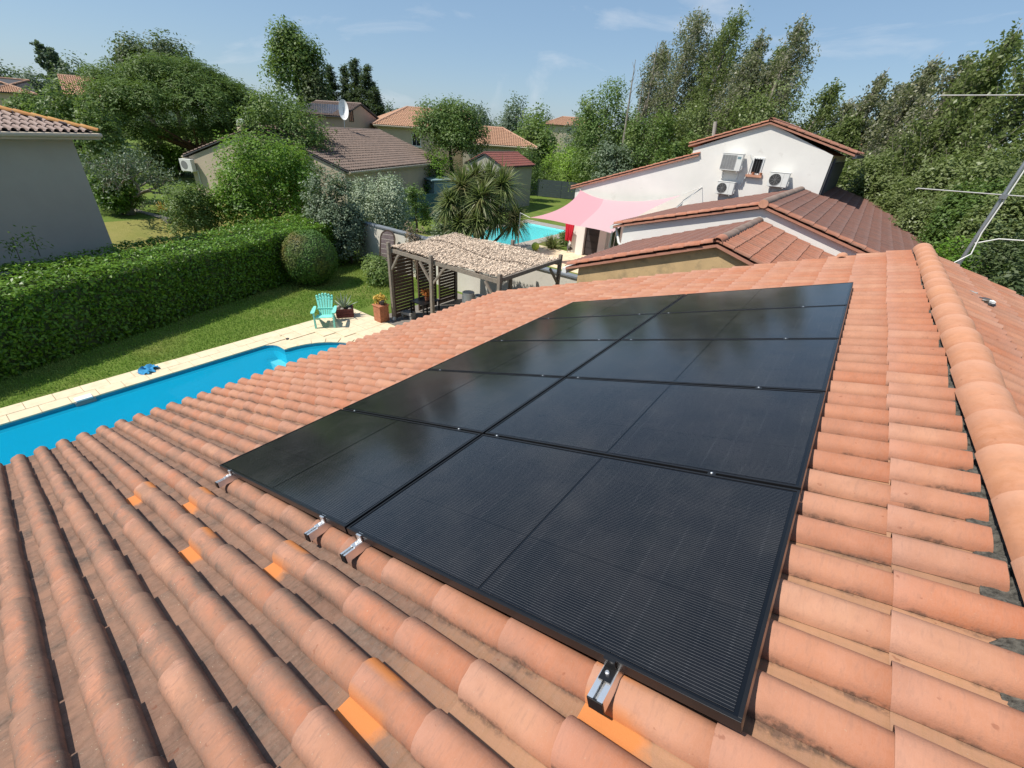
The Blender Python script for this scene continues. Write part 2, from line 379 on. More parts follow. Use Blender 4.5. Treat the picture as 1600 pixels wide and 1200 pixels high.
leafmat('flower_orange', (.52,.15,.03), (.58,.22,.06), rough=.6, trans=.3)
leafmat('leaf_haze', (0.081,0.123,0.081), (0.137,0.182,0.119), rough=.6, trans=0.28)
leafmat('leaf_heath', (.16,.12,.08), (.24,.18,.12), rough=.8, trans=.1)

# water: tinted, lets the light through to the basin, mirrors the sky by Fresnel
def water(name, tint, murk):
    m, nt, b = nodes(name); nt.nodes.remove(b); out = nt.nodes['Material Output']
    tr = nt.nodes.new('ShaderNodeBsdfTransparent'); tr.inputs[0].default_value = (*tint,1)
    gl = nt.nodes.new('ShaderNodeBsdfGlossy'); gl.inputs['Roughness'].default_value = .03
    df = nt.nodes.new('ShaderNodeBsdfDiffuse'); df.inputs[0].default_value = (*murk,1); mm = nt.nodes.new('ShaderNodeMixShader'); mm.inputs[0].default_value = .42; nt.links.new(tr.outputs[0], mm.inputs[1]); nt.links.new(df.outputs[0], mm.inputs[2])
    g = geo(nt); bp = NN(nt,'Bump',Strength=.10,Distance=.02); mp = NN(nt,'Mapping'); mp.inputs['Scale'].default_value=(2.2,1.2,1)
    nt.links.new(g.outputs['Position'], mp.inputs['Vector']); nt.links.new(noise(nt,1.6,3,.5,mp.outputs['Vector'],.4), bp.inputs['Height'])
    fr = NN(nt,'Fresnel',IOR=1.16); nt.links.new(bp.outputs['Normal'], gl.inputs['Normal'])
    mxs = nt.nodes.new('ShaderNodeMixShader'); nt.links.new(fr.outputs[0], mxs.inputs[0]); nt.links.new(mm.outputs[0], mxs.inputs[1]); nt.links.new(gl.outputs[0], mxs.inputs[2])
    nt.links.new(mxs.outputs[0], out.inputs['Surface'])
water('pool_water', (.90,.99,1.0), (.010,.40,.62)); water('pool_water_clear', (.90,.99,.99), (.14,.68,.74))

# woven sail cloth: lets tinted light through
def cloth(name, col, tcol):
    m, nt, b = nodes(name); b.inputs['Base Color'].default_value = (*col,1); b.inputs['Roughness'].default_value = .9; b.inputs['Specular IOR Level'].default_value = .1
    t = nt.nodes.new('ShaderNodeBsdfTranslucent'); t.inputs['Color'].default_value = (*tcol,1); mxs = nt.nodes.new('ShaderNodeMixShader'); mxs.inputs[0].default_value = .35
    nt.links.new(b.outputs[0], mxs.inputs[1]); nt.links.new(t.outputs[0], mxs.inputs[2]); nt.links.new(mxs.outputs[0], nt.nodes['Material Output'].inputs['Surface'])
cloth('sail_pink', (.72,.40,.45), (.75,.30,.36)); cloth('sail_pale', (.70,.48,.52), (.7,.42,.46))

# photovoltaic glass: cells, wires and gaps are print behind the glass
def pvmat():
    m, nt, b = nodes('pv_cells'); t = nt.nodes.new('ShaderNodeTexCoord'); sx = nt.nodes.new('ShaderNodeSeparateXYZ'); nt.links.new(t.outputs['Object'], sx.inputs[0])
    x, y = sx.outputs['X'], sx.outputs['Y']
    def line(c, period, width, off=0.0):
        f = mth(nt,'FRACT', mth(nt,'DIVIDE', mth(nt,'ADD', c, off+10*period), period))
        return mth(nt,'LESS_THAN', f, width/period)
    wires = line(y, .0105, .0011); cellx = line(x, .0928, .0022, .0011); celly = line(y, .1832, .0030, .0015)
    cx = mth(nt,'FLOOR', mth(nt,'DIVIDE', x, .0928)); cy = mth(nt,'FLOOR', mth(nt,'DIVIDE', y, .1832))
    cb = nt.nodes.new('ShaderNodeCombineXYZ'); nt.links.new(cx, cb.inputs[0]); nt.links.new(cy, cb.inputs[1])
    wnz = NN(nt,'TexWhiteNoise'); wnz.noise_dimensions='3D'; oi = nt.nodes.new('ShaderNodeObjectInfo'); nt.links.new(oi.outputs['Random'], cb.inputs[2]); nt.links.new(cb.outputs[0], wnz.inputs['Vector'])
    c = mixc(nt, wnz.outputs['Value'], (.0040,.0045,.0062), (.0068,.0066,.0085))
    # paler dashes printed where the wires cross the cell ends
    pads = mth(nt,'MULTIPLY', wires, line(x, .0928, .010, .005))
    c = mixc(nt, mth(nt,'MULTIPLY', wires, .90), c, (.105,.104,.104))
    c = mixc(nt, mth(nt,'MULTIPLY', pads, mth(nt,'MULTIPLY', ramp(nt, noise(nt, 3.5, 3, .6, t.outputs['Object']), .40, .66), .40)), c, (.26,.26,.27))
    c = mixc(nt, celly, c, (.003,.003,.004)); 
    dn = noise(nt, 2.2, 7, .65, t.outputs['Object']); d2 = noise(nt, 60, 3, .6, t.outputs['Object'])
    c = mixc(nt, mth(nt,'MULTIPLY', ramp(nt, dn, .45, .8), .035), c, (.45,.42,.38))
    c = mixc(nt, mth(nt,'MULTIPLY', ramp(nt, d2, .72, .78), .05), c, (.5,.5,.48))
    nt.links.new(c, b.inputs['Base Color'])
    r = mth(nt,'ADD', .085, mth(nt,'MULTIPLY', dn, .09)); nt.links.new(r, b.inputs['Roughness'])
    b.inputs['IOR'].default_value = 1.46; b.inputs['Specular IOR Level'].default_value = .5
pvmat()
mat('pv_back', (.0035,.0035,.0045), .15, .1, 3, spec=.5)

# lawn
def lawnmat(name, a, b2, c3, sc=1.0):
    m, nt, b = nodes(name); g = geo(nt); pos = g.outputs['Position']
    c = mixc(nt, ramp(nt, noise(nt, 1.3*sc, 6, .65, pos), .35, .68), a, b2); c = mixc(nt, ramp(nt, noise(nt, .35*sc, 5, .6, pos), .5, .72), c, c3)
    c = mixc(nt, mth(nt,'MULTIPLY', ramp(nt, noise(nt, 28, 4, .7, pos), .35, .7), .45), c, tuple(k*.5 for k in a))
    nt.links.new(c, b.inputs['Base Color']); b.inputs['Roughness'].default_value = .95; b.inputs['Specular IOR Level'].default_value = .15
    bump(nt, b, noise(nt, 35, 5, .7, pos), .8, .03)
lawnmat('ground_grass', (.105,.165,.028), (.15,.215,.040), (.22,.22,.07))
lawnmat('ground_dry', (.24,.235,.065), (.30,.27,.09), (.18,.21,.055))

# ------------------------------------------------------------------ ground, with the pool cut-outs
HD = unit((-.283,.959,0)); HN = unit((-.959,-.283,0))       # along the boundary hedge, and away from us across it
def terr(x, y):
    s = x*HN[0]+y*HN[1]
    t = min(max((s-19.5)/4.5, 0), 1); t = t*t*(3-2*t)
    return 0.95*t
xs = sorted(set([-600,-300,-180,-120]+list(np.arange(-90,-19,3.0))+[-18.3,-17,-15.5,-14,-12.6,-10.66,-9,-7,-4.2]+list(range(-3,60,6))+[80,120,200,400,700]))
ys = sorted(set([-300,-120,-60,-30,-15,-6.5,-4,-2,0,2,4,6,8.4,10,12,14,16,19.2,21,24,27,30.6]+list(np.arange(33,90,3.0))+[110,150,220,350,600,900]))
gv = []; gi = {}
for i,x in enumerate(xs):
    for j,y in enumerate(ys): gi[(i,j)] = len(gv); gv.append((x,y,terr(x,y)))
gm = MB(); gf = []; gmi = []
for i in range(len(xs)-1):
    for j in range(len(ys)-1):
        cx, cy = (xs[i]+xs[i+1])/2, (ys[j]+ys[j+1])/2
        if -10.66 < cx < -4.2 and -6.5 < cy < 8.4: continue
        if -18.3 < cx < -12.6 and 19.2 < cy < 30.6: continue
        s = cx*HN[0]+cy*HN[1]
        gf.append((gi[(i,j)],gi[(i+1,j)],gi[(i+1,j+1)],gi[(i,j+1)])); gmi.append(1 if (17 < s < 24.5 and cy < 25) else 0)
gm.add(gv, gf); gm.m = gmi
tag(gm.build('ground', ['ground_grass','ground_dry'], smooth=True), 'grass ground between the houses', kind='structure')

# ------------------------------------------------------------------ our pool
pool_path = [(-9.87,-6.4),(-9.87,4.45)]+[(-9.47-.4*math.cos(t), 4.45+.4*math.sin(t)) for t in np.linspace(.3,math.pi/2,5)]+[(-9.18,4.85)]
pool_path += [(-7.4-1.78*math.cos(t), 4.85+1.78*math.sin(t)) for t in np.linspace(.08,math.pi-.08,30)]
pool_path += [(-5.62,4.85),(-5.33,4.85)]+[(-5.33+.4*math.sin(t), 4.45+.4*math.cos(t)) for t in np.linspace(.2,math.pi/2,4)]+[(-4.93,-6.4)]
def slab_with_hole(outer, inner, z0, z1):
    bm = bmesh.new()
    def loop(pts, z): return [bm.verts.new((x,y,z)) for x,y in pts]
    vo, vi = loop(outer,z1), loop(inner,z1); es = []
    for vs in (vo,vi):
        for a,b in zip(vs, vs[1:]+vs[:1]): es.append(bm.edges.new((a,b)))
    bmesh.ops.triangle_fill(bm, use_beauty=True, edges=es)
    for vs in (vo,vi):
        lo = [bm.verts.new((v.co.x,v.co.y,z0)) for v in vs]; n = len(vs)
        for i in range(n): bm.faces.new((vs[i],vs[(i+1)%n],lo[(i+1)%n],lo[i]))
    bmesh.ops.recalc_face_normals(bm, faces=bm.faces)
    return bm
def bmobj(name, bm, m, parent=None):
    me = bpy.data.meshes.new(name)
    if parent is not None: bmesh.ops.translate(bm, verts=bm.verts, vec=-wloc(parent))
    bm.to_mesh(me); bm.free(); me.materials.append(MATS[m]); o = bpy.data.objects.new(name, me); COL.objects.link(o)
    if parent is not None: o.parent = parent
    return o
deck = bmobj('pool_deck', slab_with_hole([(-10.66,-6.5),(-10.66,8.4),(-4.2,8.4),(-4.2,-6.5)], pool_path, -.020, -.008), 'limestone')
tag(deck, 'cream limestone paving round the near blue pool', kind='structure')
def in_pool(x, y, gr=0.0):
    if -9.87-gr < x < -4.93+gr and y < 4.85+gr: return True
    return math.hypot(x+7.4, y-4.85) < 1.78+gr
def paver(x0, y0, x1, y1, name):
    b = MB(); g = .005; dz = random.uniform(-.003,.003); z = .014+dz
    b.box((x0+g,y0+g,-.02),(x1-g,y1-g,z)); return b.build(name, 'limestone', deck)
y = -6.4
while y < 4.7:
    w = .52; paver(-10.66, y, -10.24, y+w, 'paver'); paver(-10.24, y+.2, -9.84, y+.2+w, 'coping_stone'); y += w
for i in range(13):
    for j in range(8):
        x0, y0 = -10.66+i*.49, 4.86+j*.44
        if y0+.44 > 8.41 or x0 > -4.8: continue
        if any(in_pool(a,b,.30) for a,b in ((x0,y0),(x0+.49,y0),(x0,y0+.44),(x0+.49,y0+.44))): continue
        if x0 < -9.7 and y0 < 4.9+.0 : pass
        paver(x0, y0, x0+.49, y0+.44, 'paver')
for k in range(14):
    a0, a1 = math.pi*k/14+.02, math.pi*(k+1)/14-.002
    b = MB(); poly = [(-7.4-r*math.cos(a), 4.87+r*math.sin(a), -.02) for r,a in ((1.75,a0),(2.06,a0),(2.06,(a0+a1)/2),(2.06,a1),(1.75,a1),(1.75,(a0+a1)/2))]
    if min(p[0] for p in poly) < -9.9: continue
    b.prism(poly, (0,0,.034)); b.build('coping_stone','limestone',deck)
basin = MB(); n = len(pool_path)
for i in range(n-1):
    (x0,y0),(x1,y1) = pool_path[i],pool_path[i+1]
    basin.add([(x0,y0,-.0205),(x1,y1,-.0205),(x1,y1,-.20),(x0,y0,-.20)],[(0,1,2,3)],1); basin.add([(x0,y0,-.20),(x1,y1,-.20),(x1,y1,-1.45),(x0,y0,-1.45)],[(0,1,2,3)],0)
basin.add([(-10.2,-6.6,-1.45),(-4.5,-6.6,-1.45),(-4.5,7,-1.45),(-10.2,7,-1.45)],[(0,1,2,3)],0)
bs = basin.build('pool_basin', ['pool_liner','pool_shade_band'], normals=False); tag(bs, 'blue lined basin of the near pool', kind='structure')
for k,(r,z) in enumerate(((1.74,-.95),(1.30,-.62),(.86,-.32))):
    b = MB(); poly = [(-7.4-r*math.cos(t), 4.85+.02+r*math.sin(t), -1.44) for t in np.linspace(0,math.pi,20)]; b.prism(poly,(0,0,z+1.44)); b.build('pool_step','pool_liner_pale',bs)
b = MB(); b.box((-9.9,4.55,-1.44),(-9.05,4.84,-.5)); b.build('pool_ledge','pool_liner_pale',bs)
wt = MB(); wt.add([(x,y,-.10) for x,y in pool_path],[tuple(range(n))[::-1]]); tag(wt.build('pool_water','pool_water'), 'still blue water of the near pool', kind='structure')

# patio under the pergola and border strip
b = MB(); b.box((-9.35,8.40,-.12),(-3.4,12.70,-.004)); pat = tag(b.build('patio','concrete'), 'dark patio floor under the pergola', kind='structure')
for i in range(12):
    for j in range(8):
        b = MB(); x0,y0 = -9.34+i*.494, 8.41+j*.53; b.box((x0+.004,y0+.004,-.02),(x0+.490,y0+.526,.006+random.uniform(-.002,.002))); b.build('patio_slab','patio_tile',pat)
# ------------------------------------------------------------------ roof tiles: one profile, a barrel with a flat pan beside it
def tile_profile(W, bw, bh, nseg, k=1.0, lip=.006):
    pts = [(-.010,.010,1.0),(.004,lip*.4,1.0),(.035,0.0,1.0),(W-bw+.014,0.0,1.0)]
    xc, a = W-bw/2+.006, bw/2*k
    for i in range(nseg+1):
        t = math.pi*i/nseg
        pn = .75*max(0,-math.cos(t)-.2)*.5+.62*max(0,math.cos(t)*-1)**2
        s = math.sin(t)**.85 if 0 < i < nseg else 0.0
        left = t < math.pi/2
        dirt = .50*max(0,(math.cos(t)-.35)/.65) if left else 1.0*max(0,(-math.cos(t)+.05)/1.05)
        pts.append((xc-a*math.cos(t), bh*k*s+(.003 if left else .012), dirt))
    return pts
def tile_geo(W=.2065, Lg=.43, bw=.142, bh=.066, th=.014, nseg=9, taper=.88, tilt=.020):
    A = tile_profile(W,bw,bh,nseg,1.0); B = tile_profile(W,bw,bh,nseg,taper); m = len(A)
    vs, fs, pan, ln, edg = [], [], [], [], []
    E_ = [1,.85,.15,1]+[max(0,1-4.5*i/nseg) if i < nseg/2 else max(0,1-4.5*(nseg-i)/nseg) for i in range(nseg+1)]
    rows = [(0.0,A,tilt,0.0),(Lg*.55,[((a[0]+b[0])/2,(a[1]+b[1])/2,a[2]) for a,b in zip(A,B)],tilt*.45,.5),(Lg,B,0.0,1.0)]
    for (yy,pr,dz,l) in rows:
        for q_,(x,z,d) in enumerate(pr): vs.append((x,yy,z+dz)); pan.append(d); ln.append(l); edg.append(E_[q_])
    for r in range(2):
        for i in range(m-1):
            if i != 3: fs.append((r*m+i,r*m+i+1,(r+1)*m+i+1,(r+1)*m+i))
    # lower rim and upper rim show the clay's thickness
    for (yy,pr,dz,l,sgn) in ((0.0,A,tilt,0.0,1),(Lg,B,0.0,1.0,-1)):
        o = len(vs)
        for (x,z,d) in pr: vs.append((x,yy,z+dz)); pan.append(d*.6); ln.append(-1.0 if sgn > 0 else l); edg.append(0)
        for (x,z,d) in pr: vs.append((x*.995+.0005,yy+sgn*.003,z+dz-th)); pan.append(.8); ln.append(-1.0 if sgn > 0 else l); edg.append(0)
        for i in range(m-1):
            if i == 3: continue
            q = (o+i,o+m+i,o+m+i+1,o+i+1); fs.append(q if sgn > 0 else q[::-1])
    # left edge drop so the pan has a side
    return np.array(vs,float), np.array(fs,int), np.array(pan,float), np.array(ln,float), np.array(edg,float)
def tile_mesh(name, m, gq):
    vs, fs, pan, ln = gq[:4]; ed = gq[4] if len(gq) > 4 else np.zeros(len(vs))
    o = arrays(name, vs, fs, m, attrs={'pan':pan,'len':ln,'edge':ed}, smooth=True); me = o.data; bpy.data.objects.remove(o); return me
def mirror_geo(g, W=.2065):
    vs, fs, pan, ln, ed = g; vs = vs.copy(); vs[:,0] = W-vs[:,0]; return vs, fs[:,::-1].copy(), pan, ln, ed
TG_HI = [tile_geo(), tile_geo(bw=.139,bh=.069), tile_geo(bw=.145,bh=.064,tilt=.022)]
TG_HI = [mirror_geo(q) for q in TG_HI]
TG_LO = mirror_geo(tile_geo(nseg=6)); TG_FAR = mirror_geo(tile_geo(nseg=4, th=.03, tilt=.038))
def tile_roof(parent, O, ex, ey, ncol, nrow, m, pitch=.2065, cover=.375, geos=None, max_single=300, min_px=10.0, keep=None, name='roof_tile', joined='roof_tiles', jit=1.0, fresh=None, scale=1.0):
    """tiles laid in columns; those that show large are objects of their own, the rest one joined part"""
    geos = geos or [TG_LO]; O, ex, ey = np.asarray(O,float), unit(ex), unit(ey); ez = np.cross(ex,ey); po = np.array(wloc(parent))
    items = []
    for i in range(ncol):
        for j in range(nrow):
            if keep and not keep(i,j): continue
            P = O+ex*(i*pitch)+ey*(j*cover); px,py,dep = PROJ(P+ex*pitch/2+ey*cover/2)
            vis = dep > 0 and -40 < px < 1640 and -40 < py < 1240
            items.append((i,j,P,(FPX*pitch/dep if vis else 0.0)))
    items.sort(key=lambda q: -q[3])
    meshes = [tile_mesh(name, m, g) for g in geos] if max_single else []
    restV, restF, restP, restL, restR, restE = [],[],[],[],[],[]; base = 0; cnt = 0
    for (i,j,P,sz) in items:
        a = rng.normal(0,.010*jit); rl = rng.normal(0,.010*jit)
        e1 = ex*math.cos(a)+ey*math.sin(a); e2 = -ex*math.sin(a)+ey*math.cos(a); e3 = ez
        e1r = e1*math.cos(rl)+e3*math.sin(rl); e3r = -e1*math.sin(rl)+e3*math.cos(rl)
        P = P+ex*rng.normal(0,.0015*jit)+ey*rng.normal(0,.004*jit)+ez*abs(rng.normal(0,.002*jit))
        g = int(rng.integers(len(geos)))
        if sz >= min_px and cnt < max_single:
            o = bpy.data.objects.new(name, meshes[g]); COL.objects.link(o); o.parent = parent; cnt += 1
            M4 = Matrix.Identity(4)
            for r in range(3): M4[r][0],M4[r][1],M4[r][2],M4[r][3] = e1r[r]*scale,e2[r]*scale,e3r[r]*scale,P[r]-po[r]
            o.matrix_local = M4; o.color = (1.0 if fresh and fresh(i,j) else 0.0,0,0,1)
        else:
            vs, fs, pan, ln, ed = geos[g]; restE.append(ed)
            restV.append(P+scale*(vs[:,:1]*e1r+vs[:,1:2]*e2+vs[:,2:3]*e3r)); restF.append(fs+base); base += len(vs); restP.append(pan); restL.append(ln); restR.append(np.full(len(vs), rng.random()))
    if restV:
        o = arrays(joined, np.vstack(restV), np.vstack(restF), m, parent, {'pan':np.concatenate(restP),'len':np.concatenate(restL),'trnd':np.concatenate(restR),'edge':np.concatenate(restE)}, True)
        o['kind'] = 'stuff'; o.color = (0,0,0,1)
    return cnt
def ridge_geo(r0=.125, r1=.108, Lg=.44, th=.014, nseg=10, span=math.pi*.96, flat=.85):
    vs, fs, pan, ln = [],[],[],[]
    a0 = (math.pi-span)/2
    for (yy,r,l) in ((0,r1,1.0),(Lg*.5,(r0+r1)/2,.5),(Lg,r0,0.0)):
        for i in range(nseg+1):
            t = a0+span*i/nseg; vs.append((-r*math.cos(t),yy,r*flat*math.sin(t))); pan.append(.25*abs(math.cos(t))**2); ln.append(l)
    m = nseg+1
    for r in range(2):
        for i in range(nseg): fs.append((r*m+i,r*m+i+1,(r+1)*m+i+1,(r+1)*m+i))
    for (yy,r,sg) in ((Lg,r0,-1),(0,r1,1)):
        o = len(vs)
        for i in range(m):
            t = a0+span*i/nseg; vs.append((-r*math.cos(t),yy,r*flat*math.sin(t))); pan.append(.3); ln.append(0)
        for i in range(m):
            t = a0+span*i/nseg; vs.append((-(r-th)*math.cos(t),yy+sg*.002,(r-th)*flat*math.sin(t))); pan.append(.5); ln.append(0)
        for i in range(nseg):
            q = (o+i,o+m+i,o+m+i+1,o+i+1); fs.append(q if sg > 0 else q[::-1])
    return np.array(vs,float),np.array(fs,int),np.array(pan,float),np.array(ln,float)
RG = ridge_geo()
def ridge_row(parent, P0, d, up, n, m, step=.385, geo_=None, name='ridge_tile', jit=1.0, scale=1.0, tilt=.028):
    d = unit(d); up = np.asarray(up,float); sd = unit(np.cross(d,up)); up = np.cross(sd,d); po = np.array(wloc(parent)); me = tile_mesh(name, m, geo_ or RG)
    for k in range(n):
        a = rng.normal(0,.012*jit); d2 = unit(d+sd*a+up*tilt); s2 = unit(np.cross(d2,up)); u2 = np.cross(s2,d2); P = np.asarray(P0,float)+d*(k*step)+sd*rng.normal(0,.004*jit)
        o = bpy.data.objects.new(name, me); COL.objects.link(o); o.parent = parent; M4 = Matrix.Identity(4)
        for r in range(3): M4[r][0],M4[r][1],M4[r][2],M4[r][3] = s2[r]*scale,d2[r]*scale,u2[r]*scale,P[r]-po[r]
        o.matrix_local = M4; o.color = (0,0,0,1)

# ------------------------------------------------------------------ the house under us
CS, SN = .9499575, .3123792
def RF(u, v, n): return V(CS*u-SN*n, v, SN*u+CS*n+3.7)      # roof frame: u up the slope, v along the ridge, n off the plane of the solar panels
house = thing('house', 'low house under the camera with orange terracotta tiled roof carrying the solar panels', 'house', (0.5,3.0,0))
UA = 4.59; APX = RF(UA,0,-.190)
b = MB()
prof = [(-3.62,0,0),(-3.62,0,RF(-3.9,0,-.30)[2]),(APX[0],0,APX[2]-.10),(2*APX[0]+3.62-.3,0,RF(-3.9,0,-.30)[2]),(2*APX[0]+3.62-.3,0,0)]
b.prism([(x,-6,z) for x,_,z in prof],(0,14.30,0)); b.build('wall','stucco_beige',house)
dk = MB(); p0 = RF(-4.03,0,-.20); p1 = RF(UA,0,-.20)
for (q0,q1) in ((p0,p1),((2*APX[0]-p0[0],0,p0[2]),p1)):
    dk.prism([(q0[0],-6,q0[2]),(q1[0],-6,q1[2]),(q1[0],-6,q1[2]-.06),(q0[0],-6,q0[2]-.06)],(0,14.42,0))
dk.build('roof_deck','charcoal',house)
NV = 50; V0 = 8.52-NV*.2065; NR = 23
U0 = 4.19-22*.375
def under_panel(i,j):
    u = U0+j*.375+.2; v = V0+(i+.5)*.2065; return .25 < u < 3.75 and .25 < v < 5.6
fresh_set = {}
for (px,py) in ((240,785),(330,790),(350,880),(655,1125),(460,880),(1010,1185)):
    d = ray(px,py); nrm = V(-SN,0,CS); k = ((RF(0,0,-.19)-CAM)@nrm)/(d@nrm); q = CAM+k*d; uu = (q-V(0,0,3.7))@V(CS,0,SN); fresh_set[(int((q[1]-V0)/.2065), int((uu-U0)/.375))] = 1

tile_roof(house, RF(U0,V0+NV*.2065,-.168), (0,-1,0), (CS,0,SN), NV, NR, 'tile_main', geos=TG_HI, max_single=300, min_px=9,
          keep=lambda i,j: j < NR-1 and not (3 < j < 21 and 14.6 < i < 40), fresh=lambda i,j: (NV-1-i,j) in fresh_set)
tile_roof(house, RF(U0,V0+NV*.2065,-.168), (0,-1,0), (CS,0,SN), NV, NR, 'tile_main', geos=[TG_LO], max_single=0, joined='hidden_tiles',
          keep=lambda i,j: (3 < j < 21 and 14.6 < i < 40))
# the cut top course; its open upper ends show against the mortar
TG_TOP = [mirror_geo(tile_geo(Lg=.325,taper=.93)), mirror_geo(tile_geo(Lg=.305,taper=.92,bw=.136))]
tile_roof(house, RF(4.19,V0+NV*.2065,-.168), (0,-1,0), (CS,0,SN), NV, 1, 'tile_main', geos=TG_TOP, max_single=60, min_px=9, name='top_course_tile', joined='top_course_tiles')
# far side of the roof: top course starts under the ridge, runs down away from the camera
rt = RF(4.19+.36,0,-.168); OFF = 2*APX[0]-rt[0]
NR2 = 12; ey2 = V(-CS,0,SN); O2 = V(OFF, V0, rt[2])-ey2*(.43+.375*(NR2-1))
tile_roof(house, O2, (0,1,0), ey2, NV, NR2, 'tile_main', geos=[TG_LO], max_single=110, min_px=10, name='far_slope_tile', joined='far_slope_tiles')
# mortar bedding under the ridge, lumpy
def lumpy(name, P0, ex, ey, ez, nx, ny, amp, m, parent, seed):
    r = np.random.default_rng(seed); P0,ex,ey,ez = [np.asarray(q,float) for q in (P0,ex,ey,ez)]
    h = r.normal(0,1,(nx+1,ny+1)); h = (h+np.roll(h,1,0)+np.roll(h,1,1))/1.7*amp
    ox = r.normal(0,amp*.5,(nx+1,ny+1))
    vs = [P0+ex*((i+0)/nx)+ey*(j/ny)+ez*h[i,j]+unit(ey)*ox[i,j] for i in range(nx+1) for j in range(ny+1)]
    fs = [(i*(ny+1)+j,(i+1)*(ny+1)+j,(i+1)*(ny+1)+j+1,i*(ny+1)+j+1) for i in range(nx) for j in range(ny)]
    return arrays(name, np.array(vs), np.array(fs), m, parent)
lumpy('mortar', RF(4.43,-1.6,-.158), V(0,10.05,0), RF(4.60,0,-.128)-RF(4.43,0,-.158), RF(0,0,1)-RF(0,0,0), 420, 8, .007, 'mortar', house, 3)
lumpy('mortar', V(OFF+.10,-1.6,rt[2]-.015), V(0,10.05,0), V(-.08,0,.035), V(0,0,1), 300, 4, .006, 'mortar', house, 4)
ridge_row(house, V(APX[0]+.018,-1.75,APX[2]+.042), (0,1,0), (0,0,1), 26, 'tile_ridge', step=.395, geo_=ridge_geo(.126,.112,.45,nseg=16,flat=.95), tilt=.024)
# one loose half round tile lies on the far verge
lo = ridge_geo(.085,.075,.30,nseg=12); ridge_row(house, RF(3.62,8.38,-.135), RF(0,1,0)-RF(0,0,0), RF(0,0,1)-RF(0,0,0), 1, 'tile_ridge', geo_=lo, name='verge_tile')
b = MB()
for s2 in (1,):
    g0 = RF(-4.10,-1.6,-.30); b.tube([g0+V(-.02,0,-.04),g0+V(-.02,10.1,-.04)], .055, 8)
b.build('gutter','stucco_beige',house,smooth=True)

# ------------------------------------------------------------------ ten solar panels on four rails
PW, PH, GAP, TH = 1.930, 1.134, .0205, .038
TILT = -math.asin(SN)
row_names = ['in the nearest row','in the second row from the camera','in the middle row','in the fourth row from the camera','in the farthest row']
def make_panel():
    t = thing('solar_module','', 'solar panel'); t.rotation_euler = (0,TILT,0)
    f = MB(); w = .0115; lip = .0016
    for (a,b2) in (((0,0),(PW,w)),((0,PH-w),(PW,PH)),((0,w),(w,PH-w)),((PW-w,w),(PW,PH-w))): f.box((a[0],a[1],-TH),(b2[0],b2[1],lip))
    f.build('frame','frame_black',t,local=True,bev=.0012)
    mid = PW/2; e = .006
    bk = MB(); bk.box((w,w,-.008),(PW-w,PH-w,-.0022)); bk.build('back_sheet','pv_back',t,local=True)
    for (x0,x1) in ((w+.012,mid-e),(mid+e,PW-w-.012)):
        c = MB(); c.add([(x0,w+.010,-.0006),(x1,w+.010,-.0006),(x1,PH-w-.010,-.0006),(x0,PH-w-.010,-.0006)],[(0,1,2,3)]); c.build('cell_block','pv_cells',t,local=True)
    j = MB(); j.box((mid-.05,PH/2-.04,-.028),(mid+.05,PH/2+.04,-.009)); j.build('junction_box','black_plastic',t,local=True)
    return t
pan0 = make_panel(); first = True
for r in range(5):
    for c in range(2):
        side = 'on the pool side, ' if c == 0 else 'on the ridge side, '
        lab = 'black solar panel ' + side + row_names[r]
        P = RF(c*(PW+GAP), r*(PH+GAP), 0)
        if first: pan0.location = tuple(P); pan0['label'] = lab; o = pan0; first = False
        else: o = dup(pan0, P, label=lab)
        o.rotation_euler = (0,TILT,0); o['group'] = 'black solar panels on the tiled roof'
        for k,ch in enumerate(kids(o)): pass
rail_lab = ['aluminium mounting rail nearest the pool, poking out below the panels','aluminium mounting rail just left of the seam between the two panel columns','aluminium mounting rail just right of the seam between the two panel columns','thick aluminium mounting rail end nearest the ridge, in front of the panels']
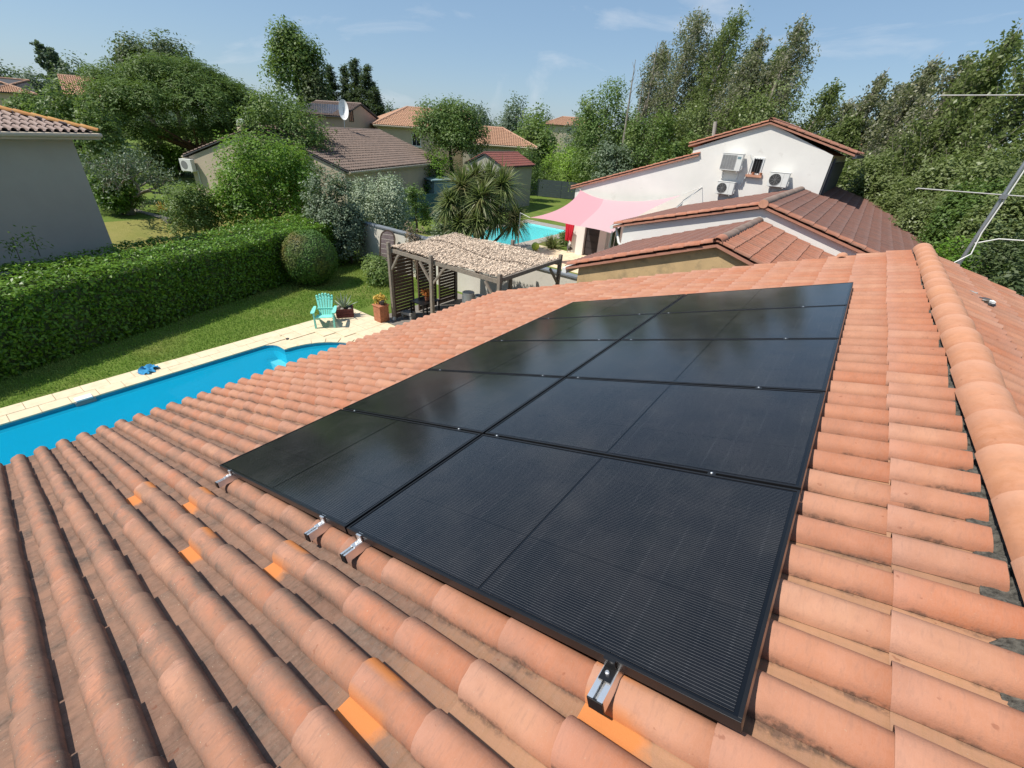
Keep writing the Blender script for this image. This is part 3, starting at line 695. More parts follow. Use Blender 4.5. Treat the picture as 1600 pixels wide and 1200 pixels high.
for k,u in enumerate((.235,1.690,2.075,3.505)):
    t = thing('mounting_rail', rail_lab[k], 'rail', RF(u,-.115,-.040), group='aluminium rails under the solar panels'); t.rotation_euler = (0,TILT,0)
    Lr = 5.90; b = MB(); w = .042 if k < 3 else .050; h = .046; s2 = .004
    # slotted channel: floor, two walls, two inturned lips, a web below the slot
    b.box((-w/2,0,-h),(w/2,Lr,-h+s2)); b.box((-w/2,0,-h+s2),(-w/2+s2,Lr,0)); b.box((w/2-s2,0,-h+s2),(w/2,Lr,0))
    b.box((-w/2+s2,0,-s2),(-.007,Lr,0)); b.box((.007,0,-s2),(w/2-s2,Lr,0)); b.box((-w/2+s2,0,-.020),(w/2-s2,Lr,-.016))
    b.build('channel','alu',t,local=True)
    b = MB(); b.box((-w/2-.001,-.004,-h-.001),(w/2+.001,.004,-.001)); b.build('end_cap','black_plastic',t,local=True,bev=.001)
    ec = MB(); ec.box((-.020,.062,.0),(.020,.113,.006)); ec.box((-.020,.106,.006),(.020,.113,.0385)); ec.box((-.020,.106,.0385),(.020,.127,.0415)); e = ec.build('end_clamp','frame_black' if k==3 else 'alu',t,local=True)
    bb = MB(); bb.lathe((0,.088,.006),[(.0075,0),(.0075,.007),(.005,.009)],10); bb.build('bolt','alu',e,local=True)
    for r in range(1,5):
        yy = .115+r*(PH+GAP)-GAP/2; mc = MB(); mc.box((-.019,yy-.016,.0382),(.019,yy+.016,.0410)); mc.box((-.019,yy-.006,-.002),(.019,yy+.006,.0382)); m2 = mc.build('mid_clamp','frame_black',t,local=True)
        bb = MB(); bb.lathe((0,yy,.0410),[(.0065,0),(.0065,.005),(.004,.0065)],10); bb.build('bolt','alu',m2,local=True)
    for yy in (.16,1.3,2.5,3.7,4.9,5.75):
        hk = MB(); hk.box((.021,yy-.016,-.075),(.027,yy+.016,-.004)); hk.box((-.05,yy-.016,-.112),(.027,yy+.016,-.106)); hk.box((.021,yy-.016,-.112),(.027,yy+.016,-.070)); hk.box((-.056,yy-.016,-.135),(-.050,yy+.016,-.106)); hk.build('roof_hook','steel_galv',t,local=True)

# rubble left on the far slope of the roof
sl = V(CS,0,-SN)
def FS(y, d): return V(APX[0],y,APX[2]+.10)+sl*d
dnrm = V(SN,0,CS)
d0 = ray(1535,470); kk = ((FS(0,0)-CAM)@dnrm)/(d0@dnrm); dp = CAM+kk*d0
d1 = ray(1515,455); kk = ((FS(0,0)-CAM)@dnrm)/(d1@dnrm); dp1 = CAM+kk*d1
t = thing('rubble','small heap of dark and white broken scraps on the far tile slope beyond the ridge','rubble',dp)
for i,(a,mn,s2) in enumerate(((.0,'charcoal',.075),(.06,'white_plastic',.085),(.13,'charcoal',.065),(.20,'bark',.06),(.10,'bark',.07),(.26,'charcoal',.05),(.03,'white_plastic',.05),(-.45,'concrete',.04),(-.36,'pot_dark',.03),(-.55,'concrete',.03))):
    b = MB(); c = dp+(dp-dp1)*a*1.6+V(rng.normal(0,.02),rng.normal(0,.03),.005); o = len(b.v)
    pts = []
    for z in (-1,1):
        for q in range(5):
            th = q*2*math.pi/5+rng.random(); rr = s2*rng.uniform(.5,1.1); pts.append(c+V(rr*math.cos(th),rr*math.sin(th)*.8,z*s2*.45*rng.uniform(.5,1)))
    b.add(pts,[(4,3,2,1,0),(5,6,7,8,9)]+[(q,(q+1)%5,5+(q+1)%5,5+q) for q in range(5)]); b.build('scrap',mn,t)
# ------------------------------------------------------------------ foliage
def leafquads(P, N, size, asp=.5, fold=.18, r=None, T=None):
    r = r or rng; n = len(P); size = np.broadcast_to(np.asarray(size,float),(n,))[:,None]
    N = N/np.maximum(np.linalg.norm(N,axis=1,keepdims=True),1e-6)
    if T is None:
        T = r.normal(size=(n,3))
    T = T-N*np.sum(T*N,axis=1,keepdims=True); T = T/np.maximum(np.linalg.norm(T,axis=1,keepdims=True),1e-6); B = np.cross(N,T)
    v = np.empty((n,4,3)); v[:,0] = P-T*size*.5; v[:,1] = P+B*size*asp*.5+N*size*fold*.5; v[:,2] = P+T*size*.5; v[:,3] = P-B*size*asp*.5+N*size*fold*.5
    return v.reshape(-1,3), np.arange(4*n).reshape(n,4)
def sphere_dirs(n, r): 
    d = r.normal(size=(n,3)); return d/np.linalg.norm(d,axis=1,keepdims=True)
def crown_points(lobes, nclump, per, rc, r, zmin=None, up=.35, shell=(.60,1.05), noise_amp=.09):
    L_ = np.array(lobes,float); area = (L_[:,3]*L_[:,4]+L_[:,3]*L_[:,5]+L_[:,4]*L_[:,5]); idx = r.choice(len(L_), size=nclump, p=area/area.sum())
    d = sphere_dirs(nclump, r); d[:,2] = np.where(d[:,2] < -.35, -d[:,2]*.7, d[:,2]); d /= np.linalg.norm(d,axis=1,keepdims=True)
    fr = shell[0]+(shell[1]-shell[0])*r.random(nclump)**.6
    fr *= 1+noise_amp*np.clip(r.normal(size=nclump),-1.8,.9)
    c = L_[idx,:3]+d*L_[idx,3:6]*fr[:,None]
    P = np.repeat(c,per,axis=0)+np.clip(r.normal(size=(nclump*per,3)),-1.5,1.5)*rc
    N = np.repeat(d,per,axis=0)*.85+r.normal(size=(nclump*per,3))*.42+np.array([0,0,up+.15])
    if zmin is not None:
        k = P[:,2] > zmin; P, N = P[k], N[k]
    return P, N
def crown(parent, lobes, m, nclump, per, rc, leaf, seed, asp=.55, zmin=None, up=.35, shell=(.60,1.05), name='crown', T=None):
    r = np.random.default_rng(seed); P,N = crown_points(lobes,nclump,per,rc,r,zmin,up,shell)
    s = leaf*(.7+.6*r.random(len(P))); v,f = leafquads(P,N,s,asp,r=r); return arrays(name, v, f, m, parent)
def limbs(parent, base, top, r0, n, seed, m='bark', spread=1.5, lean=(0,0), hmin=.25, up=.6, name='trunk'):
    r = np.random.default_rng(seed); base,top = np.asarray(base,float),np.asarray(top,float); b = MB(); k = 6
    pts = [base+(top-base)*(i/k)+np.array([r.normal(0,.03),r.normal(0,.03),0])*np.linalg.norm(top-base)*.3*(0<i) for i in range(k+1)]
    b.tube(pts,[r0*(1-.85*i/k) for i in range(k+1)],7)
    for i in range(n):
        h = hmin+(1-hmin)*r.random()*.9; q = base+(top-base)*h; a = r.random()*2*math.pi; ln = spread*(.5+.6*r.random())*(1.15-h)
        d = unit(V(math.cos(a)+lean[0],math.sin(a)+lean[1],up+.3*r.random())); e = q+d*ln; mid = q+d*ln*.5+V(0,0,ln*.06)
        b.tube([q,mid,e],[r0*.42*(1.1-h),r0*.28*(1.1-h),r0*.08],5,cap=False)
    return b.build(name, m, parent, smooth='all', normals=False)
def plant(name, label, cat, base, group=None): return thing(name, label, cat, base, 0, group)
def round_lobes(c, rx, ry, rz, n, seed, k=.55):
    r = np.random.default_rng(seed); out = [(c[0],c[1],c[2],rx*.78,ry*.78,rz*.80)]
    for i in range(n):
        d = sphere_dirs(1,r)[0]; d[2] = abs(d[2])*.9-.25; s = k*(.75+.5*r.random()); out.append((c[0]+d[0]*rx*(1-s*.75),c[1]+d[1]*ry*(1-s*.75),c[2]+d[2]*rz*(1-s*.6),rx*s,ry*s,rz*s))
    return out

# ---- clipped laurel hedge along the boundary
H0 = V(-12.0,-3.4,0)+HD*0; HTOP = 1.98; HW = 2.75; HL = 16.3
hf = lambda s, w, z: V(-11.55,-3.2,0)+HD*s+HN*w+V(0,0,z)
hedge = thing('hedge','long clipped laurel hedge with bright top between the pool lawn and the grey house','hedge',hf(8,1.3,0))
core = MB(); core.prism([hf(-.0,.16,.05),hf(-.0,.16,HTOP-.18),hf(0,HW-.16,HTOP-.18),hf(0,HW-.16,.05)],HD*(HL-.2)); core.build('dark_core','leaf_dark',hedge)  # dark block added inside, stands for the shade between the leaves
rh = np.random.default_rng(5)
def hedge_face(n, kind):
    s = rh.random(n)*HL; und = .07*np.sin(s*1.7)+.05*np.sin(s*4.3+1)
    if kind == 'front': w = np.abs(rh.normal(0,.11,n))+und*.6-.02; z = .04+rh.random(n)*(HTOP-.05); Nn = -HN
    elif kind == 'top': w = rh.random(n)*HW; z = HTOP+rh.normal(0,.055,n)+und*.5+.05*np.sin(w*5+s); Nn = np.array([0,0,1.])
    elif kind == 'end': s = HL+rh.normal(0,.07,n); w = rh.random(n)*HW; z = .04+rh.random(n)*(HTOP-.05); Nn = HD
    else: w = HW+rh.normal(0,.07,n); z = .04+rh.random(n)*HTOP; Nn = HN
    P = V(-11.55,-3.2,0)+HD*s[:,None]+HN*w[:,None]; P[:,2] = z
    Nv = np.asarray(Nn)*.75+rh.normal(size=(n,3))*.5+np.array([0,0,.45 if kind=='top' else .12]); return P,Nv
for kind,n in (('front',17000),('top',20000),('end',2600),('back',2500)):
    P,Nv = hedge_face(n,kind); v,f = leafquads(P,Nv,.115*(.7+.6*rh.random(n)),.48,r=rh); arrays('leaves',v,f,'leaf_laurel',hedge)['kind'] = 'stuff'
# tall stray shoots at the left of the hedge
for (x,y) in ((58,372),(28,382)):
    p = G(x,y+18,2.25)
    b = MB(); r2 = np.random.default_rng(x); t = plant('shoot', 'thin leafy shoot rising above the hedge against the grey house wall'+(', the taller' if x==58 else ', the shorter'), 'shoot', p)
    b.tube([p-V(0,0,.2),p+V(.03,.05,.5)],[.012,.005],5); b.build('stem','bark',t)
    P = p+np.array([0,0,.28])+r2.normal(size=(70,3))*np.array([.14,.14,.2]); v,f = leafquads(P,r2.normal(size=(70,3))+[0,0,.5],.11,.4,r=r2); arrays('leaves',v,f,'leaf_bright',t)

# ---- clipped ball
bc = V(-14.25,8.95,1.12)
ball = plant('clipped_bush','round clipped bush, green turning rusty on its right side, at the hedge end','bush',(bc[0],bc[1],0))
r2 = np.random.default_rng(9); n = 9000; d = sphere_dirs(n,r2); rad = np.array([1.06,1.06,1.10])*(1+r2.normal(0,.022,n))[:,None]*(1+.03*np.sin(d[:,:1]*7)*np.sin(d[:,1:2]*6))
P = bc+d*rad; k = P[:,2] > .06; v,f = leafquads(P[k],d[k]+r2.normal(size=(k.sum(),3))*.4,.075,.6,r=r2); arrays('leaves',v,f,'leaf_ball',ball)['kind']='stuff'
cm = bmesh.new(); bmesh.ops.create_icosphere(cm, subdivisions=3, radius=.98, matrix=Matrix.Translation(tuple(bc))); bmobj('dark_core',cm,'leaf_dark',ball)  # dark solid added inside, stands for the shade behind the leaves
b = MB(); b.tube([(bc[0],bc[1],0),(bc[0],bc[1],.6)],.09,7); b.build('stem','bark',ball)

# ---- grass blades on the near lawn
n = 46000; r2 = np.random.default_rng(21); gx = -15.5+r2.random(n)*5.0; gy = -3+r2.random(n)*15.5
s = gx*HN[0]+gy*HN[1]; k = (s < V(-11.55,-3.2,0)@HN+.3) | (gy > 10); k &= ~((gx > -10.70)&(gy < 8.45)); k &= ~((gx > -9.4)); gx, gy = gx[k], gy[k]; n = len(gx)
P = np.stack([gx,gy,np.zeros(n)+.004],1); hgt = .035+.045*r2.random(n); a = r2.random(n)*6.283; w = np.stack([np.cos(a),np.sin(a),0*a],1)*.012; lean = r2.normal(size=(n,3))*.022; lean[:,2] = hgt
gv = np.empty((n,3,3)); gv[:,0] = P-w; gv[:,1] = P+w; gv[:,2] = P+lean
go = arrays('grass', gv.reshape(-1,3), np.arange(3*n).reshape(n,3), 'leaf_grass'); tag(go,'short mown grass of the pool lawn','grass',kind='stuff')
# clover and daisy tufts in the strip
n = 500; cx = r2.random(n); P = np.stack([-12.6+r2.random(n)*2.0,-2+r2.random(n)*9,np.full(n,.05)],1)
# ---- garden wall
GY = 12.85
GX1 = -2.42
gw = thing('garden_wall','cream rendered garden wall with grey coping behind the pergola','wall',(-10,GY,0))
b = MB(); b.box((-16.3,GY,-.1),(GX1,GY+.20,1.86)); b.build('wall','wall_garden',gw)
for i in range(14):
    b = MB(); x0 = -16.36+i*.975; b.box((x0+.004,GY-.05,1.86),(x0+.971,GY+.25,1.93+random.uniform(-.002,.002))); b.build('coping_stone','coping_grey',gw,bev=.006)
# arched wooden shutter leaning on the wall
t = thing('garden_shutter','weathered mauve wooden shutter with arched top leaning at the cream garden wall','shutter',(-13.72,12.2,0))
p0 = G(588,424); p0 = V(-13.85,12.10,0); ux = unit(V(.85,.30,0)); lean = V(.0,.30,0)
W2, Ht = .74, 1.95
def sh(x,z,o=0): return p0+ux*x+V(0,0,z)*1.0+lean*(z/Ht)+V(ux[1],-ux[0],0)*o
nb = 9
for i in range(nb):
    z0 = .06+i*(Ht-.02)/nb; z1 = z0+(Ht-.02)/nb-.022
    def hw(z):
        q = z-(Ht-W2/2); return W2/2 if q <= 0 else math.sqrt(max(0,(W2/2)**2-q*q))
    h0, h1 = hw(z0)-.045, hw(min(z1,Ht-.03))-.045
    if h0 < .06: continue
    h1 = max(h1,.04); b = MB(); c = W2/2
    b.hexa([sh(c-h0,z0,0),sh(c+h0,z0,0),sh(c+h0,z0,.03),sh(c-h0,z0,.03),sh(c-h1,z1,0),sh(c+h1,z1,0),sh(c+h1,z1,.03),sh(c-h1,z1,.03)]); b.build('slat','wood_mauve',t)
b = MB(); arc = [(0,0),(0,Ht-W2/2)]+[(W2/2-W2/2*math.cos(a),Ht-W2/2+W2/2*math.sin(a)) for a in np.linspace(.2,math.pi-.2,10)]+[(W2,Ht-W2/2),(W2,0)]
for (a,c) in zip(arc,arc[1:]): b.bar(sh(a[0],a[1],.015),sh(c[0],c[1],.015),.05,.05,up=(0.3,-1,0))
b.build('frame','wood_brown',t)
# shrubs along the wall
t = plant('shrub','low green leafy shrub in front of the arched shutter','shrub',(-12.95,11.3,0)); crown(t,[(-12.95,11.3,.42,.75,.6,.5),(-12.4,10.95,.34,.55,.5,.4),(-13.4,11.6,.5,.5,.5,.5)],'leaf_mid',160,14,.12,.13,31,zmin=.02); b = MB(); b.tube([(-12.95,11.3,0),(-12.95,11.3,.4)],.03,6); b.build('stem','bark',t)
t = plant('climber','dark climbing shrub with shiny leaves spilling over the left end of the garden wall','climber',(-16.0,12.1,0)); crown(t,[(-16.0,12.0,1.2,.7,.6,1.2),(-15.75,11.8,.7,.6,.5,.8),(-16.2,12.3,2.0,.8,.7,.7)],'leaf_dusky',420,12,.16,.13,32,zmin=.05); limbs(t,(-16.0,12.1,0),(-16.1,12.1,2.1),.06,6,33,spread=.8)

# ---- turquoise garden chair
def rounded_strip(b, pts, w, th, side, mi=0):
    for p,q in zip(pts,pts[1:]): b.bar(p,q,w,th,up=side,mi=mi)
cc = V(-9.98,6.80,.014); t = thing('garden_chair','turquoise slatted garden armchair on the cream paving by the pool','chair',cc); fx = math.atan2(-.63,.77); t.rotation_euler = (0,0,fx)
# local: +x is the way the chair faces, y across
for i in range(6):
    y = (i-2.5)*.083; topz = .97-.045*abs(i-2.5)**1.25*.55; fan = 1+.25*1; b = MB()
    lo = V(-.14,y*.82,.30); hi = V(-.44,y*1.18,topz); mid = (lo+hi)/2+V(-.012,0,0)
    for p,q,wa,wb in ((lo,mid,.058,.068),(mid,hi,.068,.080)):
        d = unit(q-p); nn = unit(np.cross(d,V(0,1,0)))*.018; b.hexa([p-V(0,wa/2,0),p+V(0,wa/2,0),p+V(0,wa/2,0)+nn,p-V(0,wa/2,0)+nn,q-V(0,wb/2,0),q+V(0,wb/2,0),q+V(0,wb/2,0)+nn,q-V(0,wb/2,0)+nn])
    b.lathe(hi+V(-.0,0,-.005),[(.038,-.012),(.040,0),(.030,.022),(.010,.032)],10); b.build('back_slat','turquoise',t,local=True,bev=.004)
b = MB(); b.bar((-.24,-.27,.50),(-.24,.27,.50),.03,.05); b.bar((-.385,-.25,.80),(-.385,.25,.80),.02,.04); b.build('back_rail','turquoise',t,local=True,bev=.004)
for i in range(5):
    x = -.13+i*.095; z = .295+i*.021-(.012 if i==4 else 0); b = MB(); b.box((x,-.265,z),(x+.085,.265,z+.022)); b.build('seat_slat','turquoise',t,local=True,bev=.005)
for s2 in (-1,1):
    b = MB(); prev = None
    for (x,hw2) in ((.36,.045),(.30,.062),(.15,.066),(-.1,.058),(-.34,.04)):
        cur = [(x,s2*.335-hw2,.535),(x,s2*.335+hw2,.535),(x,s2*.335+hw2,.560),(x,s2*.335-hw2,.560)]
        if prev: b.hexa([prev[0],prev[1],prev[2],prev[3],cur[0],cur[1],cur[2],cur[3]])
        prev = cur
    b.build('armrest','turquoise',t,local=True,bev=.004)
    b = MB(); b.hexa([(.27,s2*.30-.03,0),(.34,s2*.30-.03,0),(.34,s2*.30+.03,0),(.27,s2*.30+.03,0),(.22,s2*.31-.02,.535),(.33,s2*.31-.02,.535),(.33,s2*.31+.02,.535),(.22,s2*.31+.02,.535)]); b.build('front_leg','turquoise',t,local=True,bev=.004)
    b = MB(); b.hexa([(-.50,s2*.27-.02,0),(-.43,s2*.27-.02,0),(-.43,s2*.27+.02,0),(-.50,s2*.27+.02,0),(-.02,s2*.27-.02,.28),(.27,s2*.27-.02,.30),(.27,s2*.27+.02,.37),(-.08,s2*.27+.02,.36)]); b.build('rear_leg','turquoise',t,local=True,bev=.003)

# ---- agave in a red crate
pc = V(-10.22,7.72,.014); ang = math.atan2(.55,.38); t = thing('crate_planter','dark red wooden crate planted with a grey agave beside the turquoise chair','planter',pc,ang)
for s2 in (-1,1):
    for k in range(3):
        b = MB(); b.box((-.30,s2*.20-.012,.02+k*.105),(.30,s2*.20+.012,.02+k*.105+.095)); b.build('board','crate_red',t,local=True)
    for k in range(3):
        b = MB(); b.box((s2*.285-.012,-.186,.02+k*.105),(s2*.285+.012,.186,.02+k*.105+.095)); b.build('board','crate_red',t,local=True)
b = MB(); b.box((-.272,-.187,.0),(.272,.187,.30)); b.build('soil','soil',t,local=True)
ag = thing('agave','spiky grey green agave growing in the dark red crate','agave',pc+V(0,0,.30),ang)
def blade(b, c, az, el, ln, w, droop, seg=4, thick=.012, mi=0):
    d = V(math.cos(az)*math.cos(el),math.sin(az)*math.cos(el),math.sin(el)); sd = V(-math.sin(az),math.cos(az),0); p = np.asarray(c,float); o = len(b.v)
    for i in range(seg+1):
        f = i/seg; ww = w*(.75+.9*f-1.64*f*f) if i < seg else w*.03; q = p+d*ln*f+V(0,0,-droop*ln*f*f); nn = unit(np.cross(sd,d))
        b.v += [tuple(q-sd*ww/2+nn*ww*.22),tuple(q-nn*thick),tuple(q+sd*ww/2+nn*ww*.22)]
    for i in range(seg):
        for k in range(2): b.f.append((o+i*3+k,o+i*3+k+1,o+(i+1)*3+k+1,o+(i+1)*3+k)); b.m.append(mi)
r2 = np.random.default_rng(4)
for k in range(15):
    b = MB(); blade(b,(0,0,0),k*2.4,R(30+50*(k/15)),.46+.12*r2.random(),.085,.12*(1-k/15)); b.build('leaf','leaf_agave',ag,local=True,normals=False)
for k in range(4):
    p = pc+V(*(Matrix.Rotation(ang,3,'Z')@Vector((-.2+.13*k,.13*(-1)**k,.31)))); s3 = tag((lambda bb: (bb.lathe(p,[(.05,-.03),(.07,0),(.055,.035),(.02,.05)],7), bb)[1])(MB()).build('stone','rock',loc=p),['pale stone at the left of the crate soil','pale stone in front of the agave on the crate soil','pale stone behind the agave on the crate soil','pinkish stone at the right of the crate soil'][k],'stone','stones on the crate soil')
# ---- brick planter with flowers
pb = V(-8.98,8.38,0); t = thing('brick_planter','terracotta brick planter box with yellow plant at the foot of the pergola post','planter',pb)
for k in range(9):
    for i in range(2):
        for (sx,sy) in ((0,-1),(0,1),(1,0),(-1,0)):
            off = .0 if k%2 else .02; b = MB(); z0 = k*.072+.004; z1 = z0+.066
            if sy: x0 = -.23+i*.23+off*.4; b.box((x0*.8,sy*.165-.03,z0*.9),((x0+.222)*.8,sy*.165+.03,z1*.9))
            else: y0 = -.17+i*.17; b.box((sx*.155-.03,(y0+.003)*.8,z0*.9),(sx*.155+.03,(y0+.165)*.8,z1*.9))
            b.build('brick','brick_terracotta',t,local=True)
b = MB(); b.box((pb[0]-.215,pb[1]-.22,.588),(pb[0]+.215,pb[1]+.22,.63)); b.build('rim','brick_terracotta',t,bev=.01)
t2 = plant('flower_plant','yellow leaved plant on top of the terracotta brick planter','plant',(pb[0]-.06,pb[1]+.05,.63)); crown(t2,[(pb[0]-.06,pb[1]+.05,.75,.15,.17,.15)],'flower_yellow',40,7,.06,.09,41); b = MB(); b.tube([(pb[0]-.06,pb[1]+.05,.63),(pb[0]-.06,pb[1]+.05,.76)],.015,5); b.build('stem','bark',t2)
q = V(pb[0]+.11,pb[1]-.02,.63); t2 = thing('flower_pot','small dark flower pot on the brick planter rim','pot',q); b = MB(); b.lathe(q,[(.06,0),(.085,.13),(.09,.15),(.075,.15)],12); b.build('pot','pot_dark',t2,smooth=True); b = MB(); b.lathe(q+V(0,0,.135),[(.07,0),(.03,.01)],10); b.build('soil','soil',t2)

# ---- things on the pool edge
tp = G(232,579,.014); t = thing('towel','crumpled blue towel lying on the pool coping','towel',tp)
r2 = np.random.default_rng(8); nx, ny = 14, 10; hz = np.zeros((nx+1,ny+1))
for _ in range(7): a,b_,ph = r2.normal(0,4,1)[0],r2.normal(0,4,1)[0],r2.random()*6; xx,yy = np.meshgrid(np.linspace(0,1,nx+1),np.linspace(0,1,ny+1),indexing='ij'); hz += .020*np.sin(a*xx*2+b_*yy*2+ph)
vs = [tp+V(.0,.0,.004)+V(-.28,.32,0)*(i/nx-.5)*1.15*(1-.25*abs(j/ny-.5))+V(.24,.20,0)*(j/ny-.5)*1.15*(1-.3*math.sin(i))+V(0,0,max(0,hz[i,j]+.035)) for i in range(nx+1) for j in range(ny+1)]
arrays('fabric',np.array(vs),np.array([(i*(ny+1)+j,(i+1)*(ny+1)+j,(i+1)*(ny+1)+j+1,i*(ny+1)+j+1) for i in range(nx) for j in range(ny)]),'towel_blue',t,smooth=True)
sp = G(129,620,.014); t = thing('skimmer_lid','white square skimmer cover sitting on the pool coping','lid',sp); b = MB(); b.box((sp[0]-.02,sp[1]-.16,.0),(sp[0]+.20,sp[1]+.16,.045)); b.build('cover','white_paint',t,bev=.012); b = MB(); b.box((sp[0]+.17,sp[1]-.19,-.09),(sp[0]+.205,sp[1]+.19,.0)); b.build('skirt','grille_grey',t)
dpt = G(449,529,.014); t = thing('drain_lid','small round dark drain on the pool paving','drain',dpt); b = MB(); b.lathe(dpt,[(.06,0),(.055,.006),(.02,.008)],12); b.build('grate','pot_dark',t)

# ---- pergola
PX0, PX1, PY0, PY1, PZ = -8.72, -3.95, 8.72, 11.95, 2.56
pg = thing('pergola','weathered timber pergola with shaggy reed roof at the end of the tiled house','pergola',((PX0+PX1)/2,(PY0+PY1)/2,0))
def post(x,y,z1,s2=.11): b = MB(); b.box((x-s2/2,y-s2/2,0),(x+s2/2,y+s2/2,z1)); return b.build('post','wood_grey',pg,bev=.012)
posts = [(PX0,PY0,2.78),(-6.70,PY0,2.74),(PX1,PY0,2.76),(PX1,PY1,2.80),(PX0,PY1,2.72),(-5.95,PY1,2.92)]
for x,y,z1 in posts: post(x,y,z1)
b = MB(); b.lathe((PX0,PY0,.0),[(.10,0),(.10,.05),(.07,.16)],10); b.build('post_foot','steel_galv',pg)
def beam(p,q,w=.09,h=.13,name='beam'): b = MB(); b.bar(p,q,w,h); return b.build(name,'wood_grey',pg,bev=.01)
beam((PX0,PY0+.10,PZ-.06),(PX1,PY0+.10,PZ-.06)); beam((PX0,PY1-.1,PZ-.02),(PX1+.05,PY1-.1,PZ-.02)); beam((PX0-.0,PY0+.06,PZ+.01),(PX0,PY1-.05,PZ+.01),.08,.1); beam((PX1+.0,PY0+.06,PZ+.02),(PX1+.0,PY1-.06,PZ+.06),.10,.12)
for x in (-7.5,-6.2,-5.0): beam((x,PY0+.16,PZ-.02),(x,PY1-.16,PZ),.06,.09,'joist')
for (x,y,dx,dy) in ((-6.70,PY0,.55,0),(-6.70,PY0,-.55,0),(PX1,PY0,-.55,0),(PX1,PY1,0,-.6),(PX0,PY0,.45,0)):
    b = MB(); b.bar((x+dx*.1,y+dy*.1+.02,PZ-.70),(x+dx,y+dy+.02,PZ-.13),.07,.07); b.build('brace','wood_grey',pg,bev=.008)
# reed mats: a sagging sheet under thousands of short reeds
def reedz(x,y): return PZ+.06+.03*math.sin(x*1.9+.6)*math.sin(y*1.2)+.012*math.sin(x*4.1+y*2.0)+(.045 if y > 10.35+.25*math.sin(x*1.4) else 0.0)
nx, ny = 40, 26; RX0,RX1,RY0,RY1 = PX0+.08,PX1-.06,PY0+.10,PY1-.02
vs = [(RX0+(RX1-RX0)*i/nx, RY0+(RY1-RY0)*j/ny+.05*math.sin(i*1.3), reedz(RX0+(RX1-RX0)*i/nx,RY0+(RY1-RY0)*j/ny)-.02) for i in range(nx+1) for j in range(ny+1)]
arrays('reed_mat',np.array(vs),np.array([(i*(ny+1)+j,(i+1)*(ny+1)+j,(i+1)*(ny+1)+j+1,i*(ny+1)+j+1) for i in range(nx) for j in range(ny)]),'reed_under',pg)
r2 = np.random.default_rng(17); n = 17000; xs2 = RX0-.05+(RX1-RX0+.1)*r2.random(n); ys2 = RY0-.06+(RY1-RY0+.12)*r2.random(n)
P = np.array([(a,b_,reedz(a,b_)+.012+.03*r2.random()) for a,b_ in zip(xs2,ys2)]); T = np.stack([.35*r2.normal(size=n)+.15,1.0+.3*r2.normal(size=n),.22*r2.normal(size=n)],1)
v,f = leafquads(P,np.stack([r2.normal(size=n)*.4,r2.normal(size=n)*.4-.2,np.ones(n)],1),.085*(.6+.9*r2.random(n)),.24,fold=.10,r=r2,T=T); arrays('reeds',v,f,'reed',pg)['kind'] = 'stuff'
# slatted screens down the left side
scr_lab = ['brown slatted wooden screen nearest the front left pergola post','brown slatted wooden screen in the middle of the pergola side','brown slatted wooden screen at the back of the pergola, in shadow']
for k,(y0,y1) in enumerate(((8.80,9.72),(9.94,10.86),(11.02,11.94))):
    t = thing('slatted_screen',scr_lab[k],'screen',(PX0-.02,(y0+y1)/2,0),group='slatted screens of the pergola')
    for yy in (y0,y1-.045): b = MB(); b.box((PX0-.045,yy,.05),(PX0+.015,yy+.045,2.42)); b.build('stile','wood_brown',t)
    for zz in (.06,2.37): b = MB(); b.box((PX0-.04,y0+.046,zz),(PX0+.01,y1-.046,zz+.045)); b.build('rail','wood_brown',t)
    for j in range(19):
        z0 = .115+j*.1185; b = MB(); b.box((PX0-.030,y0+.046,z0),(PX0-.012,y1-.046,z0+.098)); b.build('slat','wood_brown',t)
# table, block, crates and drums under the pergola
tc2 = G(664,469,.74); t = thing('patio_table','low black rectangular table under the pergola','table',(tc2[0],tc2[1],0))
b = MB(); b.box((tc2[0]-.36,tc2[1]-.42,.71),(tc2[0]+.36,tc2[1]+.42,.745)); b.build('table_top','frame_black',t,bev=.006)
for sx in (-.32,.32):
    for sy in (-.38,.38): b = MB(); b.box((tc2[0]+sx-.022,tc2[1]+sy-.022,0),(tc2[0]+sx+.022,tc2[1]+sy+.022,.71)); b.build('leg','frame_black',t)
fp = tc2+V(.05,.05,.005); t = plant('table_flower','orange flowering plant in a terracotta pot on the black table','plant',fp); b = MB(); b.lathe(fp,[(.06,0),(.085,.12),(.07,.12)],10); b.build('pot','brick_terracotta',t,smooth=True); crown(t,[(fp[0],fp[1],fp[2]+.24,.14,.14,.13)],'flower_orange',40,8,.05,.07,43)
kb = G(640,494,.0)+V(.10,-.15,0); t = thing('concrete_bench','pale concrete block bench on the patio floor by the first screen','bench',kb,.2); b = MB(); b.box((-.24,-.15,.16),(.24,.15,.26)); b.build('seat','concrete',t,local=True,bev=.01)
for s2 in (-1,1): b = MB(); b.box((s2*.19-.05,-.13,0),(s2*.19+.05,.13,.16)); b.build('leg','concrete',t,local=True)
dr = [(732,452,.22,'white_plastic','tall white plastic drum under the pergola, left of the dark gap'),(748,458,.15,'steel_galv','slim grey metal drum under the pergola beside the white one')]
for (x,y,r0,mn,lab) in dr:
    p = PX(x,y,-6.35 if x < 740 else -5.9); p[2] = 0; p = V(p[0],min(p[1],12.4),0); t = thing('drum',lab,'drum',p)
    b = MB(); b.lathe(p,[(r0*.9,0),(r0,.06),(r0,.45),(r0*.96,.48),(r0,.51),(r0,1.15),(r0*.94,1.30)],16); b.build('barrel','%s'%mn,t,smooth=True); b = MB(); b.lathe(p+V(0,0,1.30),[(r0*.95,0),(r0*.95,.04),(r0*.5,.05)],16); b.build('lid',mn,t)
